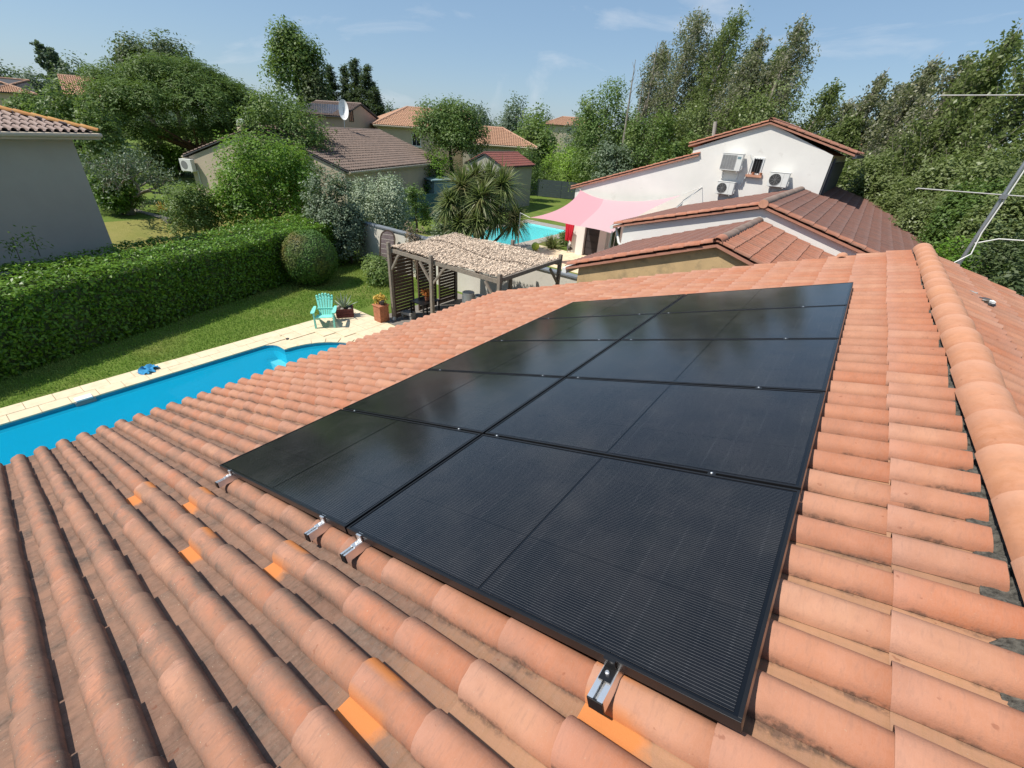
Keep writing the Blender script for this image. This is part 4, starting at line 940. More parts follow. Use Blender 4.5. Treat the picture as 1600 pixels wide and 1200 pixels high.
# ------------------------------------------------------------------ neighbouring houses
def slope_tiles(parent, eave, ridge, along, length, m, geos=None, max_single=0, min_px=10, keep=None, verge=None, joined='roof_tiles', name='roof_tile', deckm='charcoal', jit=1.0):
    """one roof slope: eave point and ridge point at its near end, running `length` in direction `along`"""
    eave, ridge, al = np.asarray(eave,float), np.asarray(ridge,float), unit(along); ey = ridge-eave; Ls = np.linalg.norm(ey); ey = ey/Ls
    nrow = max(1,int(round(Ls/.375))); cov = Ls/nrow; ncol = max(1,int(round(length/.2065))); pit = length/ncol
    ez = np.cross(al,ey); O = eave
    if ez[2] > 0: ex = al
    else: ex = -al; O = eave+al*length
    ez = np.cross(ex,ey)
    rowoff = ez*.012
    flip = ez is not None and np.dot(ex,al) < 0
    tile_roof(parent, O+rowoff, ex, ey, ncol, nrow, m, pitch=pit, cover=cov, geos=geos or [TG_LO], max_single=max_single, min_px=min_px, name=name, joined=joined, jit=jit,
              keep=(lambda i,j: keep((i+.5)*pit if not flip else length-(i+.5)*pit, (j+.5)*cov)) if keep else None)
    return Ls, ey, ez
def deck_poly(parent, pts, th, m='charcoal', name='roof_deck'):
    b = MB(); b.prism(pts,(0,0,-th)); return b.build(name,m,parent)
def window(parent, o, ux, uz, nrm, w, h, frame='white_paint', glass='glass_dark', bars=1, name='window'):
    """frame standing slightly proud of a wall, dark pane set back in it"""
    o,ux,uz,nrm = [np.asarray(q,float) for q in (o,ux,uz,nrm)]; t = .06; f = MB()
    for (a,b2,ww,hh) in ((0,0,w,t),(0,h-t,w,t),(0,t,t,h-2*t),(w-t,t,t,h-2*t)): f.obox(o+ux*a+uz*b2-nrm*.02, ux*ww, uz*hh, nrm*.065)
    for k in range(bars): f.obox(o+ux*(w*(k+1)/(bars+1)-.015)+uz*t+nrm*.005, ux*.03, uz*(h-2*t), nrm*.03)
    fo = f.build(name, frame, parent); g = MB(); g.obox(o+ux*t+uz*t-nrm*.015, ux*(w-2*t), uz*(h-2*t), nrm*.018); g.build('pane', glass, fo); return fo
def rect_house(t, O, ux, uy, W, Ln, zg, ze, zr, wallm, roofm, hip=(0,0), over=.35, single=0, min_px=10, ridgem=None, geos=None, gutter=None):
    """rectangular house, ridge along uy above the middle; hip=(near,far) slopes the ends"""
    ux,uy = unit(ux),unit(uy); O = np.asarray(O,float); Z = V(0,0,1)
    P = lambda a,b2,z: V(*(O+ux*a+uy*b2)[:2],z)
    wl = MB(); tanp = (zr-ze)/(W/2+over)
    if hip[0] or hip[1] : 
        wl.prism([P(0,0,zg),P(W,0,zg),P(W,0,ze),P(0,0,ze)], uy*Ln)
        for (e,on) in ((0,not hip[0]),(Ln-.2,not hip[1])):
            if on: wl.prism([P(0,e,ze),P(W,e,ze),P(W/2,e,zr-.12)], uy*.2)
    else: wl.prism([P(0,0,zg),P(W,0,zg),P(W,0,ze-.02),P(W/2,0,zr-.14),P(0,0,ze-.02)], uy*Ln)
    wl.build('wall', wallm, t)
    oe = over; y0 = -(oe if hip[0] else .12); y1 = Ln+(oe if hip[1] else .12); zeo = ze+.02; half = W/2+oe
    h0, h1 = (half if hip[0] else 0), (half if hip[1] else 0)
    sl = math.hypot(half, zr-zeo)
    for s2 in (0,1):
        e = P(-oe if s2==0 else W+oe, y0, zeo); rp = P(W/2, y0, zr); k = half/sl
        kp = lambda x,d: (x > d*k*(1 if hip[0] else 0)-.05) and (x < (y1-y0)-d*k*(1 if hip[1] else 0)+.05)
        slope_tiles(t, e, rp, uy, y1-y0, roofm, geos=geos or [TG_FAR], keep=kp, max_single=single, min_px=min_px)
        deck_poly(t, [P(-oe if s2==0 else W+oe,y0,zeo-.01),P(-oe if s2==0 else W+oe,y1,zeo-.01),P(W/2,y1-h1,zr-.01),P(W/2,y0+h0,zr-.01)], .06)
    for (on,ye,sg) in ((hip[0],y0,1),(hip[1],y1,-1)):
        if not on: continue
        e = P(-oe,ye,zeo); rp = P(-oe,ye+sg*half,zr); k = half/sl
        slope_tiles(t, e, rp, ux, W+2*oe, roofm, geos=geos or [TG_FAR], keep=lambda x,d: (x > d*k-.05) and (x < W+2*oe-d*k+.05), max_single=single, min_px=min_px)
        deck_poly(t, [P(-oe,ye,zeo-.01),P(W+oe,ye,zeo-.01),P(W/2,ye+sg*half,zr-.01)], .06)
    rm = ridgem or roofm
    Lr = (y1-h1)-(y0+h0); n = max(1,int(Lr/.385)); up = V(0,0,1)
    if single: ridge_row(t, P(W/2,y0+h0,zr+.02), uy, up, n, rm)
    else:
        b = MB(); b.tube([P(W/2,y0+h0,zr+.02),P(W/2,y1-h1,zr+.02)],.11,8); b.build('ridge','%s'%rm,t)
    for (on,ye,sg) in ((hip[0],y0,1),(hip[1],y1,-1)):
        if not on: continue
        for xx in (-oe,W+oe):
            a, c = P(xx,ye,zeo+.05), P(W/2,ye+sg*half,zr+.05)
            if single: ridge_row(t, a, c-a, up, int(np.linalg.norm(c-a)/.385), rm, name='hip_tile')
            else: b = MB(); b.tube([a,c],.11,8); b.build('hip',rm,t)
    if gutter:
        for s2 in (0,1):
            xx = -oe-.06 if s2==0 else W+oe+.06; b = MB(); b.tube([P(xx,y0,zeo-.06),P(xx,y1,zeo-.06)],.065,8); b.build('gutter',gutter,t)
            b = MB(); b.prism([P(0 if s2==0 else W,y0+.3,zeo-.09),P(-oe if s2==0 else W+oe,y0+.02,zeo-.09),P(-oe if s2==0 else W+oe,y1-.02,zeo-.09),P(0 if s2==0 else W,y1-.3,zeo-.09)],(0,0,-.10)); b.build('eave_board',gutter,t)
    return P, zeo

# ---- grey house at the left
ub = -HD; LC = V(-18.07,3.57,0); W0 = 9.0
t = thing('grey_house','grey rendered house with faded tiled hip roof behind the hedge, at the left edge','house',LC)
Pl, zl = rect_house(t, LC, HN, -HD, W0, 15.0, terr(-19,3), 5.30, 5.30+(W0/2+.55)*.30, 'stucco_grey', 'tile_faded', hip=(1,1), over=.55, single=300, min_px=9, ridgem='tile_orange', geos=[TG_LO], gutter='stucco_beige')

# ---- white house, three stepped gables beyond the end of our roof (all in line with our ridge)
YU, YM, YO = 23.5, 15.0, 10.35
def q(x,y,Y): return PY(x,y,Y)
uh = thing('white_house','white rendered house with stepped tiled gable, wall units and a small barred window','house',(0,YU,0))
aL, aS, aT, aP, aR = q(900,291,YU), q(1084,243,YU), q(1084,231,YU), q(1205,193,YU), q(1302,243,YU)
b = MB(); b.prism([V(aL[0],YU,0),V(aR[0],YU,0),V(aR[0],YU,aR[2]),V(aP[0],YU,aP[2]),V(aT[0],YU,aT[2]),V(aT[0],YU,aS[2]),V(aL[0],YU,aL[2])],(0,9.0,0)); b.build('wall','stucco_white',uh)
def ext(p, r, k): return p+(p-r)/np.linalg.norm(p-r)*k
yo = .14
def verge(parent, e, r, y0, ln, mv, mp, single=40, **kw):
    """a slope whose outermost column of barrels along the gable edge is its own row"""
    e = np.asarray(e,float); r = np.asarray(r,float)
    slope_tiles(parent, V(e[0],y0,e[2]), V(r[0],y0,r[2]), V(0,1,0), .2065*2, mv, max_single=single, min_px=5, name='verge_tile', joined='verge_tiles')
    slope_tiles(parent, V(e[0],y0+.413,e[2]), V(r[0],y0+.413,r[2]), V(0,1,0), ln-.413, mp, **kw)
    dz = V(0,0,-.02); deck_poly(parent, [V(e[0],y0+.02,e[2])+dz,V(e[0],y0+ln,e[2])+dz,V(r[0],y0+ln,r[2])+dz,V(r[0],y0+.02,r[2])+dz], .07, 'tile_rust', 'roof_deck')
eL = ext(aL,aS,.30); eR = q(1337,241,YU); eT = q(1077,226,YU); AP2 = q(1205,190,YU)
verge(uh, eL, V(aS[0]+.25,YU,aS[2]+.09), YU-yo, 8.8, 'tile_rust','tile_rust', max_single=0)
verge(uh, eT, AP2, YU-yo, 9.0, 'tile_rust','tile_rust', max_single=0)
verge(uh, eR, AP2, YU-yo, 9.0, 'tile_rust','tile_rust', max_single=0)
ridge_row(uh, V(AP2[0],YU-yo-.02,AP2[2]+.05),(0,1,0),(0,0,1),22,'tile_rust')
b = MB(); b.box((eR[0]-.06,YU-.1,eR[2]-.16),(eR[0]+.08,YU+8.8,eR[2]-.04)); b.build('gutter','charcoal',uh)
b = MB(); b.box((aR[0]+.003,YU+.05,aR[2]-1.55),(aR[0]+.07,YU+8.6,aR[2]-.28)); b.build('shade_sheet','charcoal',uh)  # charcoal sheet over the right wall, its shade put into the colour
b = MB(); b.tube([V(aR[0]+.10,YU+.25,aR[2]-.1),V(aR[0]+.10,YU+.25,3.2)],.05,8); b.build('downpipe','charcoal',uh,smooth=True)
fl = q(1117,219,YU+2.5); b = MB(); b.tube([fl-V(0,0,.8),q(1118,190,YU+2.5)],.09,8); b.build('flue','stucco_grey',uh)
# window with bars and clay sill
w0 = q(1170,272,YU); w1 = q(1196.5,247,YU); wo_ = window(uh, V(w0[0],YU,w0[2]), V(1,0,0), V(0,0,1), V(0,-1,0), (w1[0]-w0[0])-.02, w1[2]-w0[2], frame='white_paint', glass='dark_void', bars=0)
for k in range(4):
    b = MB(); xx = w0[0]+(w1[0]-w0[0])*(k+.8)/4.6; b.tube([V(xx,YU-.07,w0[2]+.02),V(xx,YU-.07,w1[2]-.02)],.009,6); b.build('bar','charcoal',wo_)
b = MB(); b.box((w0[0]-.10,YU-.16,w0[2]-.10),(w1[0]+.08,YU-.002,w0[2]-.01)); b.build('sill','pink_clay',wo_)
for k in (0,1):
    p = V(w0[0]+.18+.33*k,YU-.09,w0[2]-.01); tt = thing('sill_pot',['left of the two small clay pots on the barred window sill','right of the two small clay pots on the barred window sill'][k],'pot',p); b = MB(); b.lathe(p,[(.045,0),(.06,.09),(.065,.11),(.05,.11)],10); b.build('pot','brick_terracotta',tt); b = MB(); b.lathe(p+V(0,0,.105),[(.05,0),(.02,.012)],8); b.build('soil','soil',tt)
# air conditioning outdoor units
def ac_unit(lab, x0, z0, w, h, Y, dp=.33, fan=True, split=.68, gm='grille_grey', group='outdoor units on the white gable', off=.10, logo=None):
    t = thing('air_conditioner', lab, 'air conditioner', (x0+w/2,Y,z0), group=group); y1 = Y-off; y0 = y1-dp
    b = MB(); b.box((x0,y0,z0),(x0+w,y1,z0+h)); b.build('casing','white_plastic',t,bev=.012)
    b = MB(); b.box((x0-.015,y0-.012,z0+h-.002),(x0+w+.015,y1+.0,z0+h+.025)); b.build('lid','white_plastic',t,bev=.006)
    gx0,gx1,gz0,gz1 = x0+.03,x0+w*split,z0+.05,z0+h-.05
    if fan:
        cx,cz,r0 = (gx0+gx1)/2,(gz0+gz1)/2,min(gx1-gx0,gz1-gz0)/2
        b = MB(); n = 20; b.prism([V(cx+r0*math.cos(2*math.pi*k/n),y0-.004,cz+r0*math.sin(2*math.pi*k/n)) for k in range(n)],(0,.002,0)); b.build('fan_opening','dark_void',t)
        b = MB()
        for rr in np.linspace(.18,1,6): b.tube([V(cx+r0*rr*math.cos(a),y0-.014,cz+r0*rr*math.sin(a)) for a in np.linspace(0,2*math.pi,21)],.006,4,cap=False)
        for a in np.linspace(0,math.pi,5)[:-1]: b.tube([V(cx-r0*math.cos(a),y0-.012,cz-r0*math.sin(a)),V(cx+r0*math.cos(a),y0-.012,cz+r0*math.sin(a))],.006,4)
        b.build('fan_grille','grille_grey',t)
    else:
        b = MB(); b.box((gx0,y0-.003,gz0),(gx1,y0+.001,gz1)); b.build('fan_opening','grille_grey',t)
        b = MB()
        for k in range(13): zz = gz0+(gz1-gz0)*(k+.5)/13; b.box((gx0,y0-.014,zz-.007),(gx1,y0-.006,zz+.007))
        for k in range(6): xx = gx0+(gx1-gx0)*k/5; b.box((xx-.005,y0-.012,gz0),(xx+.005,y0-.008,gz1))
        b.build('fan_grille',gm,t)
    if logo: b = MB(); b.box((x0+w*.76,y0-.005,z0+h*.72),(x0+w*.93,y0-.001,z0+h*.86)); b.build('badge',logo,t)
    b = MB(); b.box((x0+w*.72,y0-.006,z0+.03),(x0+w*.725,y0-.001,z0+h-.03)); b.build('panel_joint','grille_grey',t)
    b = MB(); b.box((x0+w,y0+.05,z0+.06),(x0+w+.05,y1-.05,z0+.24)); b.build('valve_cover','white_plastic',t)
    for xx in (x0+.10,x0+w-.14):
        b = MB(); b.box((xx,y0+.02,z0-.045),(xx+.04,Y-.001,z0-.005)); b.box((xx,Y-.045,z0-.045-.32),(xx+.04,Y-.002,z0-.045)); b.build('bracket','white_paint',t)
    return t
def acbox(a,b2,c,Y): A,B,C_ = q(*a,Y),q(*b2,Y),q(*c,Y); return A[0],C_[2],B[0]-A[0],A[2]-C_[2]
x0,z0,w,h = acbox((1130,239),(1162.5,241),(1124.5,265),YU-.43); ac_unit('largest outdoor unit, square grey grille, left of the barred window', x0,z0,w,h,YU,fan=False,split=.70,gm='grille_pale',logo='shed_blue')
x0,z0,w,h = acbox((1122,283),(1149,284),(1118.5,302),YU-.40); ac_unit('smaller outdoor unit with dark fan below the largest one', x0,z0,w,h,YU,split=.60,dp=.30)
x0,z0,w,h = acbox((1204,268.5),(1235,271),(1198.5,290.5),YU-.43); ac_unit('outdoor unit with round fan right of and below the barred window', x0,z0,w,h,YU,split=.66)
p = q(1163,262,YU); b = MB(); b.tube([V(p[0]+.12,YU-.06,p[2]+.55),V(p[0]+.25,YU-.07,p[2]+.35),V(p[0]+.24,YU-.06,p[2]-.2),V(p[0]+.05,YU-.06,p[2]-.75)],.028,8); b.build('pipe_sleeve','white_plastic',uh,smooth=True)
# door and opening under the sail
d0 = q(912,397,YU); d1 = q(930,361,YU); b = MB(); b.box((d0[0],YU-.05,.03),(d0[0]+.98,YU-.003,2.05)); dr_ = b.build('door','shutter_dark',uh)
for k in range(5): b = MB(); b.box((d0[0]+.05,YU-.068,.12+k*.385),(d0[0]+.93,YU-.048,.12+k*.385+.34)); b.build('door_panel','shutter_dark',dr_)
b = MB(); b.box((d0[0]+.98,YU-.30,0),(d0[0]+1.42,YU-.002,2.5)); b.build('pillar','stucco_white',uh)
b = MB(); b.box((d0[0]-.52,YU-.22,0),(d0[0]-.02,YU-.002,2.5)); b.build('pillar','stucco_white',uh)
window(uh, V(d0[0]+1.50,YU,.35), V(1,0,0), V(0,0,1), V(0,-1,0), .68, 1.7, frame='white_paint', bars=1)
b = MB(); b.box((d0[0]+2.22,YU-.18,0),(d0[0]+2.40,YU-.002,2.5)); b.build('post','white_paint',uh)

mh = thing('white_annex','white middle annex with rust verge and long brown tiled slope, below the outdoor units','house',(1.0,YM,0))
mA, mL = q(1192,325,YM), q(975,352,YM); slR = -.287; mRx = 6.0
mR = V(mRx,YM,mA[2]+.08+slR*(mRx-mA[0]))
b = MB(); b.prism([V(mL[0],YM,0),V(mRx-.35,YM,0),V(mRx-.35,YM,mR[2]-.0),V(mA[0],YM,mA[2]-.03),V(mL[0],YM,mL[2]-.05)],(0,YU-YM-.02,0)); b.build('wall','stucco_white',mh)
b = MB(); b.prism([V(aR[0]+.05,YU+.0,0),V(mRx-.35,YU+.0,0),V(mRx-.35,YU+.0,mR[2]-.02),V(aR[0]+.05,YU+.0,mA[2]+slR*(aR[0]-mA[0])-.08)],(0,8.2,0)); b.build('rear_wall','stucco_white',mh)
mT = V(mA[0],YM,mA[2]+.09); eM = ext(V(mL[0],YM,mL[2]+.06),mT,.38)
verge(mh, eM, mT, YM-yo, YU-YM+.1, 'tile_rust','tile_umber', max_single=0)
verge(mh, mR, mT, YM-yo, YU-YM+.12, 'tile_rust','tile_umber', single=30, max_single=260, min_px=8)
k = (aR[0]+.02-mT[0])/(mR[0]-mT[0]); pe = mT+(mR-mT)*k
slope_tiles(mh, V(mR[0],YU+.0,mR[2]), V(pe[0],YU+.0,pe[2]), V(0,1,0), 8.5, 'tile_umber', geos=[TG_FAR])
deck_poly(mh, [V(mR[0],YU,mR[2]-.02),V(mR[0],YU+8.5,mR[2]-.02),V(pe[0],YU+8.5,pe[2]-.02),V(pe[0],YU,pe[2]-.02)], .07)
ridge_row(mh, V(mT[0],YM-yo+.02,mT[2]+.035),(0,1,0),(0,0,1),21,'tile_old',geo_=ridge_geo(.150,.128,.45,nseg=10))
b = MB(); n = 14; b.prism([V(mT[0]+.135*math.cos(2*math.pi*k2/n),YM-yo-.01,mT[2]+.035+.12*math.sin(2*math.pi*k2/n)) for k2 in range(n)],(0,.03,0)); b.build('ridge_end','pink_clay',mh)
b = MB(); b.box((pe[0]+.02,YU-.55,pe[2]-.05),(pe[0]+.75,YU+.9,pe[2]+.02)); 
b = MB(); pz = eM[2]-.12; b.tube([V(eM[0]-.05,YM+.3,pz),V(eM[0]+.30,YM-.06,pz-.45),V(mL[0]+.12,YM-.06,pz-.60),V(mL[0]+.12,YM-.06,pz-1.6)],.045,8); b.build('downpipe','white_plastic',mh,smooth=True)
b = MB(); b.tube([V(eM[0]-.05,YM-yo,eM[2]-.07),V(eM[0]-.05,YU-.1,eM[2]-.07)],.07,8); b.build('gutter','white_plastic',mh,smooth=True)

oh = thing('ochre_outbuilding','ochre roughcast outbuilding with brown tiled gable just beyond our roof edge','outbuilding',(0,YO,0))
oT = V(1.10,YO,4.30); oL = q(904,420,YO); oSL = .345; oSR = -.31
zl_ = lambda x: oT[2]-.10-(oT[0]-x)*oSL
b = MB(); b.prism([V(oL[0],YO,0),V(4.9,YO,0),V(4.9,YO,oT[2]-.10+oSR*(4.9-oT[0])),V(oT[0],YO,oT[2]-.10),V(oL[0],YO,zl_(oL[0]))],(0,YM-YO-.01,0)); b.build('wall','stucco_ochre',oh)
eO = V(oL[0]-.36,YO,zl_(oL[0]-.36)+.09)
verge(oh, eO, oT, YO-yo, YM-YO+yo-.02, 'tile_rust','tile_umber', single=40, max_single=250, min_px=8)
verge(oh, V(5.2,YO,oT[2]+oSR*(5.2-oT[0])), oT, YO-yo, YM-YO+yo-.02, 'tile_rust','tile_rust', single=30, max_single=250, min_px=8)
ridge_row(oh, V(oT[0],YO-yo+.36,oT[2]+.03),(0,1,0),(0,0,1),11,'tile_old',geo_=ridge_geo(.125,.108,.44,nseg=10))
ridge_row(oh, V(oT[0],YO-yo-.02,oT[2]+.03),(0,1,0),(0,0,1),1,'tile_rust',geo_=ridge_geo(.135,.120,.44,nseg=10),name='ridge_end')
b = MB(); b.box((eO[0]-.12,YO-.1,eO[2]-.20),(eO[0]+.02,YM-.05,eO[2]-.06)); b.build('gutter','white_plastic',oh)

# ---- pink shade sail
sA,sB,sD,sC = q(907,297,YU-.1), q(1065,304,YU-.15), G(828,340,2.35), G(956,365,2.45)
ss = thing('shade_sail','pink shade sail stretched from the white wall towards the far pool, one strip paler','shade sail',(sD+sC)/2)
def sail(s,t2):
    P = (1-t2)*(sD+(sC-sD)*s)+t2*(sA+(sB-sA)*s)
    sag = .55*4*s*(1-s)*t2**2+.35*4*t2*(1-t2)*.55; P = P+V(0,0,-sag*.80)
    # hollow edges
    P = P+(V(0,1,0)*(.35*4*s*(1-s))*(1-t2))-(V(0,1,0)*(.5*4*s*(1-s))*t2)
    P = P+V(1,0,0)*(.45*4*t2*(1-t2))*(1-2*s)
    return P+V(0,0,.02*math.sin(9*s+3*t2))
for (m,a0,a1,b0,b1) in (('sail_pink',0,.60,0,.30),('sail_pale',.60,1,.30,1)):
    n = 22; vs = [sail((a0+(a1-a0)*i/n)*(1-j/n)+(b0+(b1-b0)*i/n)*(j/n), j/n) for i in range(n+1) for j in range(n+1)]
    arrays('cloth', np.array(vs), np.array([(i*(n+1)+j,(i+1)*(n+1)+j,(i+1)*(n+1)+j+1,i*(n+1)+j+1) for i in range(n) for j in range(n)]), m, ss, smooth=True)
an = q(1097,291.5,YU-.03)
for p in (sail(1,1), q(1051,330,YU-3.0)):
    b = MB(); b.tube([p,an],.012,5); b.build('rope','white_paint',ss)
b = MB(); b.tube([sA,q(905,293,YU-.02)],.012,5); b.build('rope','white_paint',ss)
b = MB(); b.tube([sD,sD+V(-.75,.15,.12)],.012,5); b.build('rope','white_paint',ss)
for (p,nm) in ((sD+V(-.75,.15,0),0),(sC,1)):
    b = MB(); b.tube([V(p[0],p[1],0),V(p[0],p[1],p[2]+.1)],.03,8); b.build('pole','steel_galv',ss)

# ---- far pool and its terrace
pool2 = [(-17.5,20.05),(-13.42,20.05),(-13.42,29.4),(-17.5,29.4)]
dk2 = bmobj('far_pool_deck', slab_with_hole([(-18.32,19.18),(-12.58,19.18),(-12.58,30.62),(-18.32,30.62)], pool2, -.022, 0.0), 'concrete'); tag(dk2,'grey paving round the neighbour pool',kind='structure')
for i in range(12):
    for (x0,x1) in ((-13.44,-12.62),(-18.28,-17.48)):
        b = MB(); y0 = 19.2+i*.95; b.box((x0,y0+.004,-.02),(x1,y0+.944,.018)); b.build('coping_stone','rock',dk2)
for i in range(4): b = MB(); x0 = -17.46+i*1.0; b.box((x0,19.2,-.02),(x0+.994,20.07,.018)); b.build('coping_stone','rock',dk2)
b = MB(); N4 = len(pool2)
for i in range(4):
    (xa,ya),(xb,yb) = pool2[i],pool2[(i+1)%4]; b.add([(xa,ya,-.0225),(xb,yb,-.0225),(xb,yb,-1.4),(xa,ya,-1.4)],[(0,1,2,3)])
b.add([(x,y,-1.4) for x,y in pool2],[(0,1,2,3)]); tag(b.build('far_pool_basin','pool_liner_pale',normals=False),'pale turquoise basin of the neighbour pool',kind='structure')
b = MB(); b.add([(x,y,-.10) for x,y in pool2],[(0,1,2,3)]); tag(b.build('far_pool_water','pool_water_clear'),'clear turquoise water of the neighbour pool',kind='structure')
b = MB(); b.box((-12.56,19.6,-.12),(-5.5,23.48,.004)); tr_ = tag(b.build('terrace','limestone'),'cream terrace in front of the white house',kind='structure')
for i in range(14):
    for j in range(8):
        b = MB(); x0,y0 = -12.55+i*.5, 19.62+j*.48; b.box((x0+.004,y0+.004,-.01),(x0+.496,y0+.476,.016+random.uniform(-.002,.002))); b.build('paver','limestone',tr_)
p = G(836,391,.016); r0 = .24; t = thing('ball','lime green ball lying on the terrace by the neighbour pool','ball',p); bm = bmesh.new(); bmesh.ops.create_icosphere(bm,subdivisions=3,radius=r0,matrix=Matrix.Translation((p[0],p[1],p[2]+r0)))
o = bmobj('shell',bm,'ball_lime',t); o.data.polygons.foreach_set('use_smooth',[True]*len(o.data.polygons))
bm = bmesh.new(); bmesh.ops.create_cone(bm,segments=12,radius1=.03,radius2=.02,depth=.02,cap_ends=True,matrix=Matrix.Translation((p[0],p[1],p[2]+2*r0))); bmobj('valve',bm,'white_plastic',t)
p = V(-10.05,23.2,.016); t = thing('red_cloth','bright red cloth hanging on a stand under the pink sail','cloth',p)
b = MB(); b.tube([p,p+V(0,0,1.75)],.02,6); b.build('stand','steel_galv',t)
nx2, ny2 = 12, 8; vs = [p+V((i/nx2-.5)*.62*(1-.35*j/ny2),-.06-.07*math.sin(i*1.9)*(.4+j/ny2),1.75-1.05*j/ny2-.05*math.cos(i)) for i in range(nx2+1) for j in range(ny2+1)]
arrays('fabric',np.array(vs),np.array([(i*(ny2+1)+j,(i+1)*(ny2+1)+j,(i+1)*(ny2+1)+j+1,i*(ny2+1)+j+1) for i in range(nx2) for j in range(ny2)]),'red_cloth',t,smooth=True)
p = G(894,392,.016); t = thing('garden_bag','slumped grey and black bag on the terrace below the red cloth','bag',p); r2 = np.random.default_rng(3)
for (m,rr,zc) in (('pot_dark',.36,.16),('canvas_grey',.33,.34)):
    bm = bmesh.new(); bmesh.ops.create_icosphere(bm,subdivisions=3,radius=rr)
    for vv in bm.verts: vv.co.z *= .55; vv.co *= 1+.10*math.sin(vv.co.x*11+zc)*math.cos(vv.co.y*9); vv.co += Vector((p[0],p[1],p[2]+zc+.03))
    bmobj('fabric',bm,m,t)

# ---- beige house with the brown roof
E1,E2,L1 = G(545,268,3.4),G(677,251,3.4),G(285,243,3.4); uxb = E1-L1; uxb[2]=0; Wb = np.linalg.norm(uxb); uxb = unit(uxb); uyb = V(-uxb[1],uxb[0],0); Lb = (E2-E1)@uyb
t = thing('beige_house','beige house with broad weathered brown tiled roof beyond the hedge','house',L1-V(0,0,3.4-.7))
Ob = L1+uxb*.4+uyb*.12; Ob[2] = 0
Pb, zb = rect_house(t, Ob, uxb, uyb, Wb-.8, Lb-.24, .3, 3.38, 3.38+(Wb/2)*.335, 'stucco_beige','tile_old', over=.4, gutter='stucco_beige', geos=[TG_FAR])
bh = t
wp = PROJ; 
def onwall(x,y,P0,n): d = ray(x,y); k = ((np.asarray(P0,float)-CAM)@n)/(d@n); return CAM+k*d
pw = onwall(586,283,Pb(Wb-.8,0,0),uxb); window(bh, V(pw[0],pw[1],1.5), uyb, V(0,0,1), uxb, .9, 1.3, frame='charcoal')
pw = onwall(292,266,Pb(0,0,0),-uyb)
t = thing('air_conditioner','white outdoor unit low on the gable wall of the beige house','air conditioner',pw); aw,ah = .95,.75; y0_ = -uyb*.34
b = MB(); b.obox(pw-uyb*.40,uxb*aw,uyb*.32,V(0,0,ah)); b.build('casing','white_plastic',t,bev=.012)
b = MB(); n = 16; b.prism([pw-uyb*.405+uxb*(.36+.27*math.cos(2*math.pi*k/n))+V(0,0,.38+.27*math.sin(2*math.pi*k/n)) for k in range(n)],uyb*.003); b.build('fan_grille','grille_grey',t)
b = MB(); b.obox(pw-uyb*.40+V(0,0,-.05)+uxb*.1,uxb*.05,uyb*.398,V(0,0,.045)); b.obox(pw-uyb*.40+V(0,0,-.05)+uxb*.8,uxb*.05,uyb*.398,V(0,0,.045)); b.build('bracket','white_paint',t)
b = MB(); b.tube([pw+uxb*.98-uyb*.05+V(0,0,.1),pw+uxb*1.0-uyb*.05+V(0,0,-1.4)],.03,6); b.build('pipe','white_plastic',t)
b = MB(); c0 = Pb(Wb*.36,.35,3.38+(Wb*.36)*.335-.1); b.box(c0-V(.25,.25,.1),c0+V(.25,.25,.55)); b.build('chimney','stucco_beige',bh); b = MB(); b.lathe(c0+V(0,0,.55),[(.05,0),(.22,.12),(.28,.28),(.20,.44),(.03,.50)],12); b.build('chimney_cowl','white_paint',bh,smooth=True)
# ---- two storey house with the orange roof, and its long low wing
Fa, Fb = AT(590,194,60), AT(752,212,63); zE = 5.95; ufb = Fb-Fa; ufb[2]=0; Lf = np.linalg.norm(ufb); ufb = unit(ufb); uaway = V(-ufb[1],ufb[0],0)
t = thing('two_storey_house','beige two storey house with pale orange roof and one small upper window','house',V(Fa[0],Fa[1],0))
Of = V(Fa[0],Fa[1],0)+uaway*.5
Pf,zf = rect_house(t, Of+ufb*.3, uaway, ufb, 9.0, Lf-.3, 0, zE, zE+2.1, 'stucco_beige','tile_peach', hip=(1,0), over=.5, geos=[TG_FAR], gutter='stucco_beige') if False else rect_house(t, Of+ufb*(Lf), uaway, -ufb, 9.0, Lf, 0, zE, zE+2.1, 'stucco_beige','tile_peach', hip=(0,1), over=.5, geos=[TG_FAR], gutter='stucco_beige')
pw = onwall(644,228,Of,-uaway); window(t, pw, ufb, V(0,0,1), -uaway, 1.05, 1.35, frame='white_paint')
b = MB(); b.obox(pw-uaway*.10-ufb*.12+V(0,0,-.14),ufb*1.3,uaway*.098,V(0,0,.10)); b.build('sill','white_paint',t)
b = MB(); s3 = AT(566,206,59); 
Ga, Gb = AT(757,225,57), AT(841,229,57); u2 = Gb-Ga; u2[2]=0; L2 = np.linalg.norm(u2); u2 = unit(u2); a2 = V(-u2[1],u2[0],0)
t = thing('pink_roof_house','low beige house with salmon pink hipped roof right of the two storey house','house',V(Ga[0],Ga[1],0))
rect_house(t, V(Gb[0],Gb[1],0)+a2*.4-u2*.5, a2, -u2, 7.6, L2+2, 0, 4.75, 4.75+1.75, 'stucco_beige','tile_peach', hip=(1,0), over=.4, geos=[TG_FAR], gutter='stucco_beige')
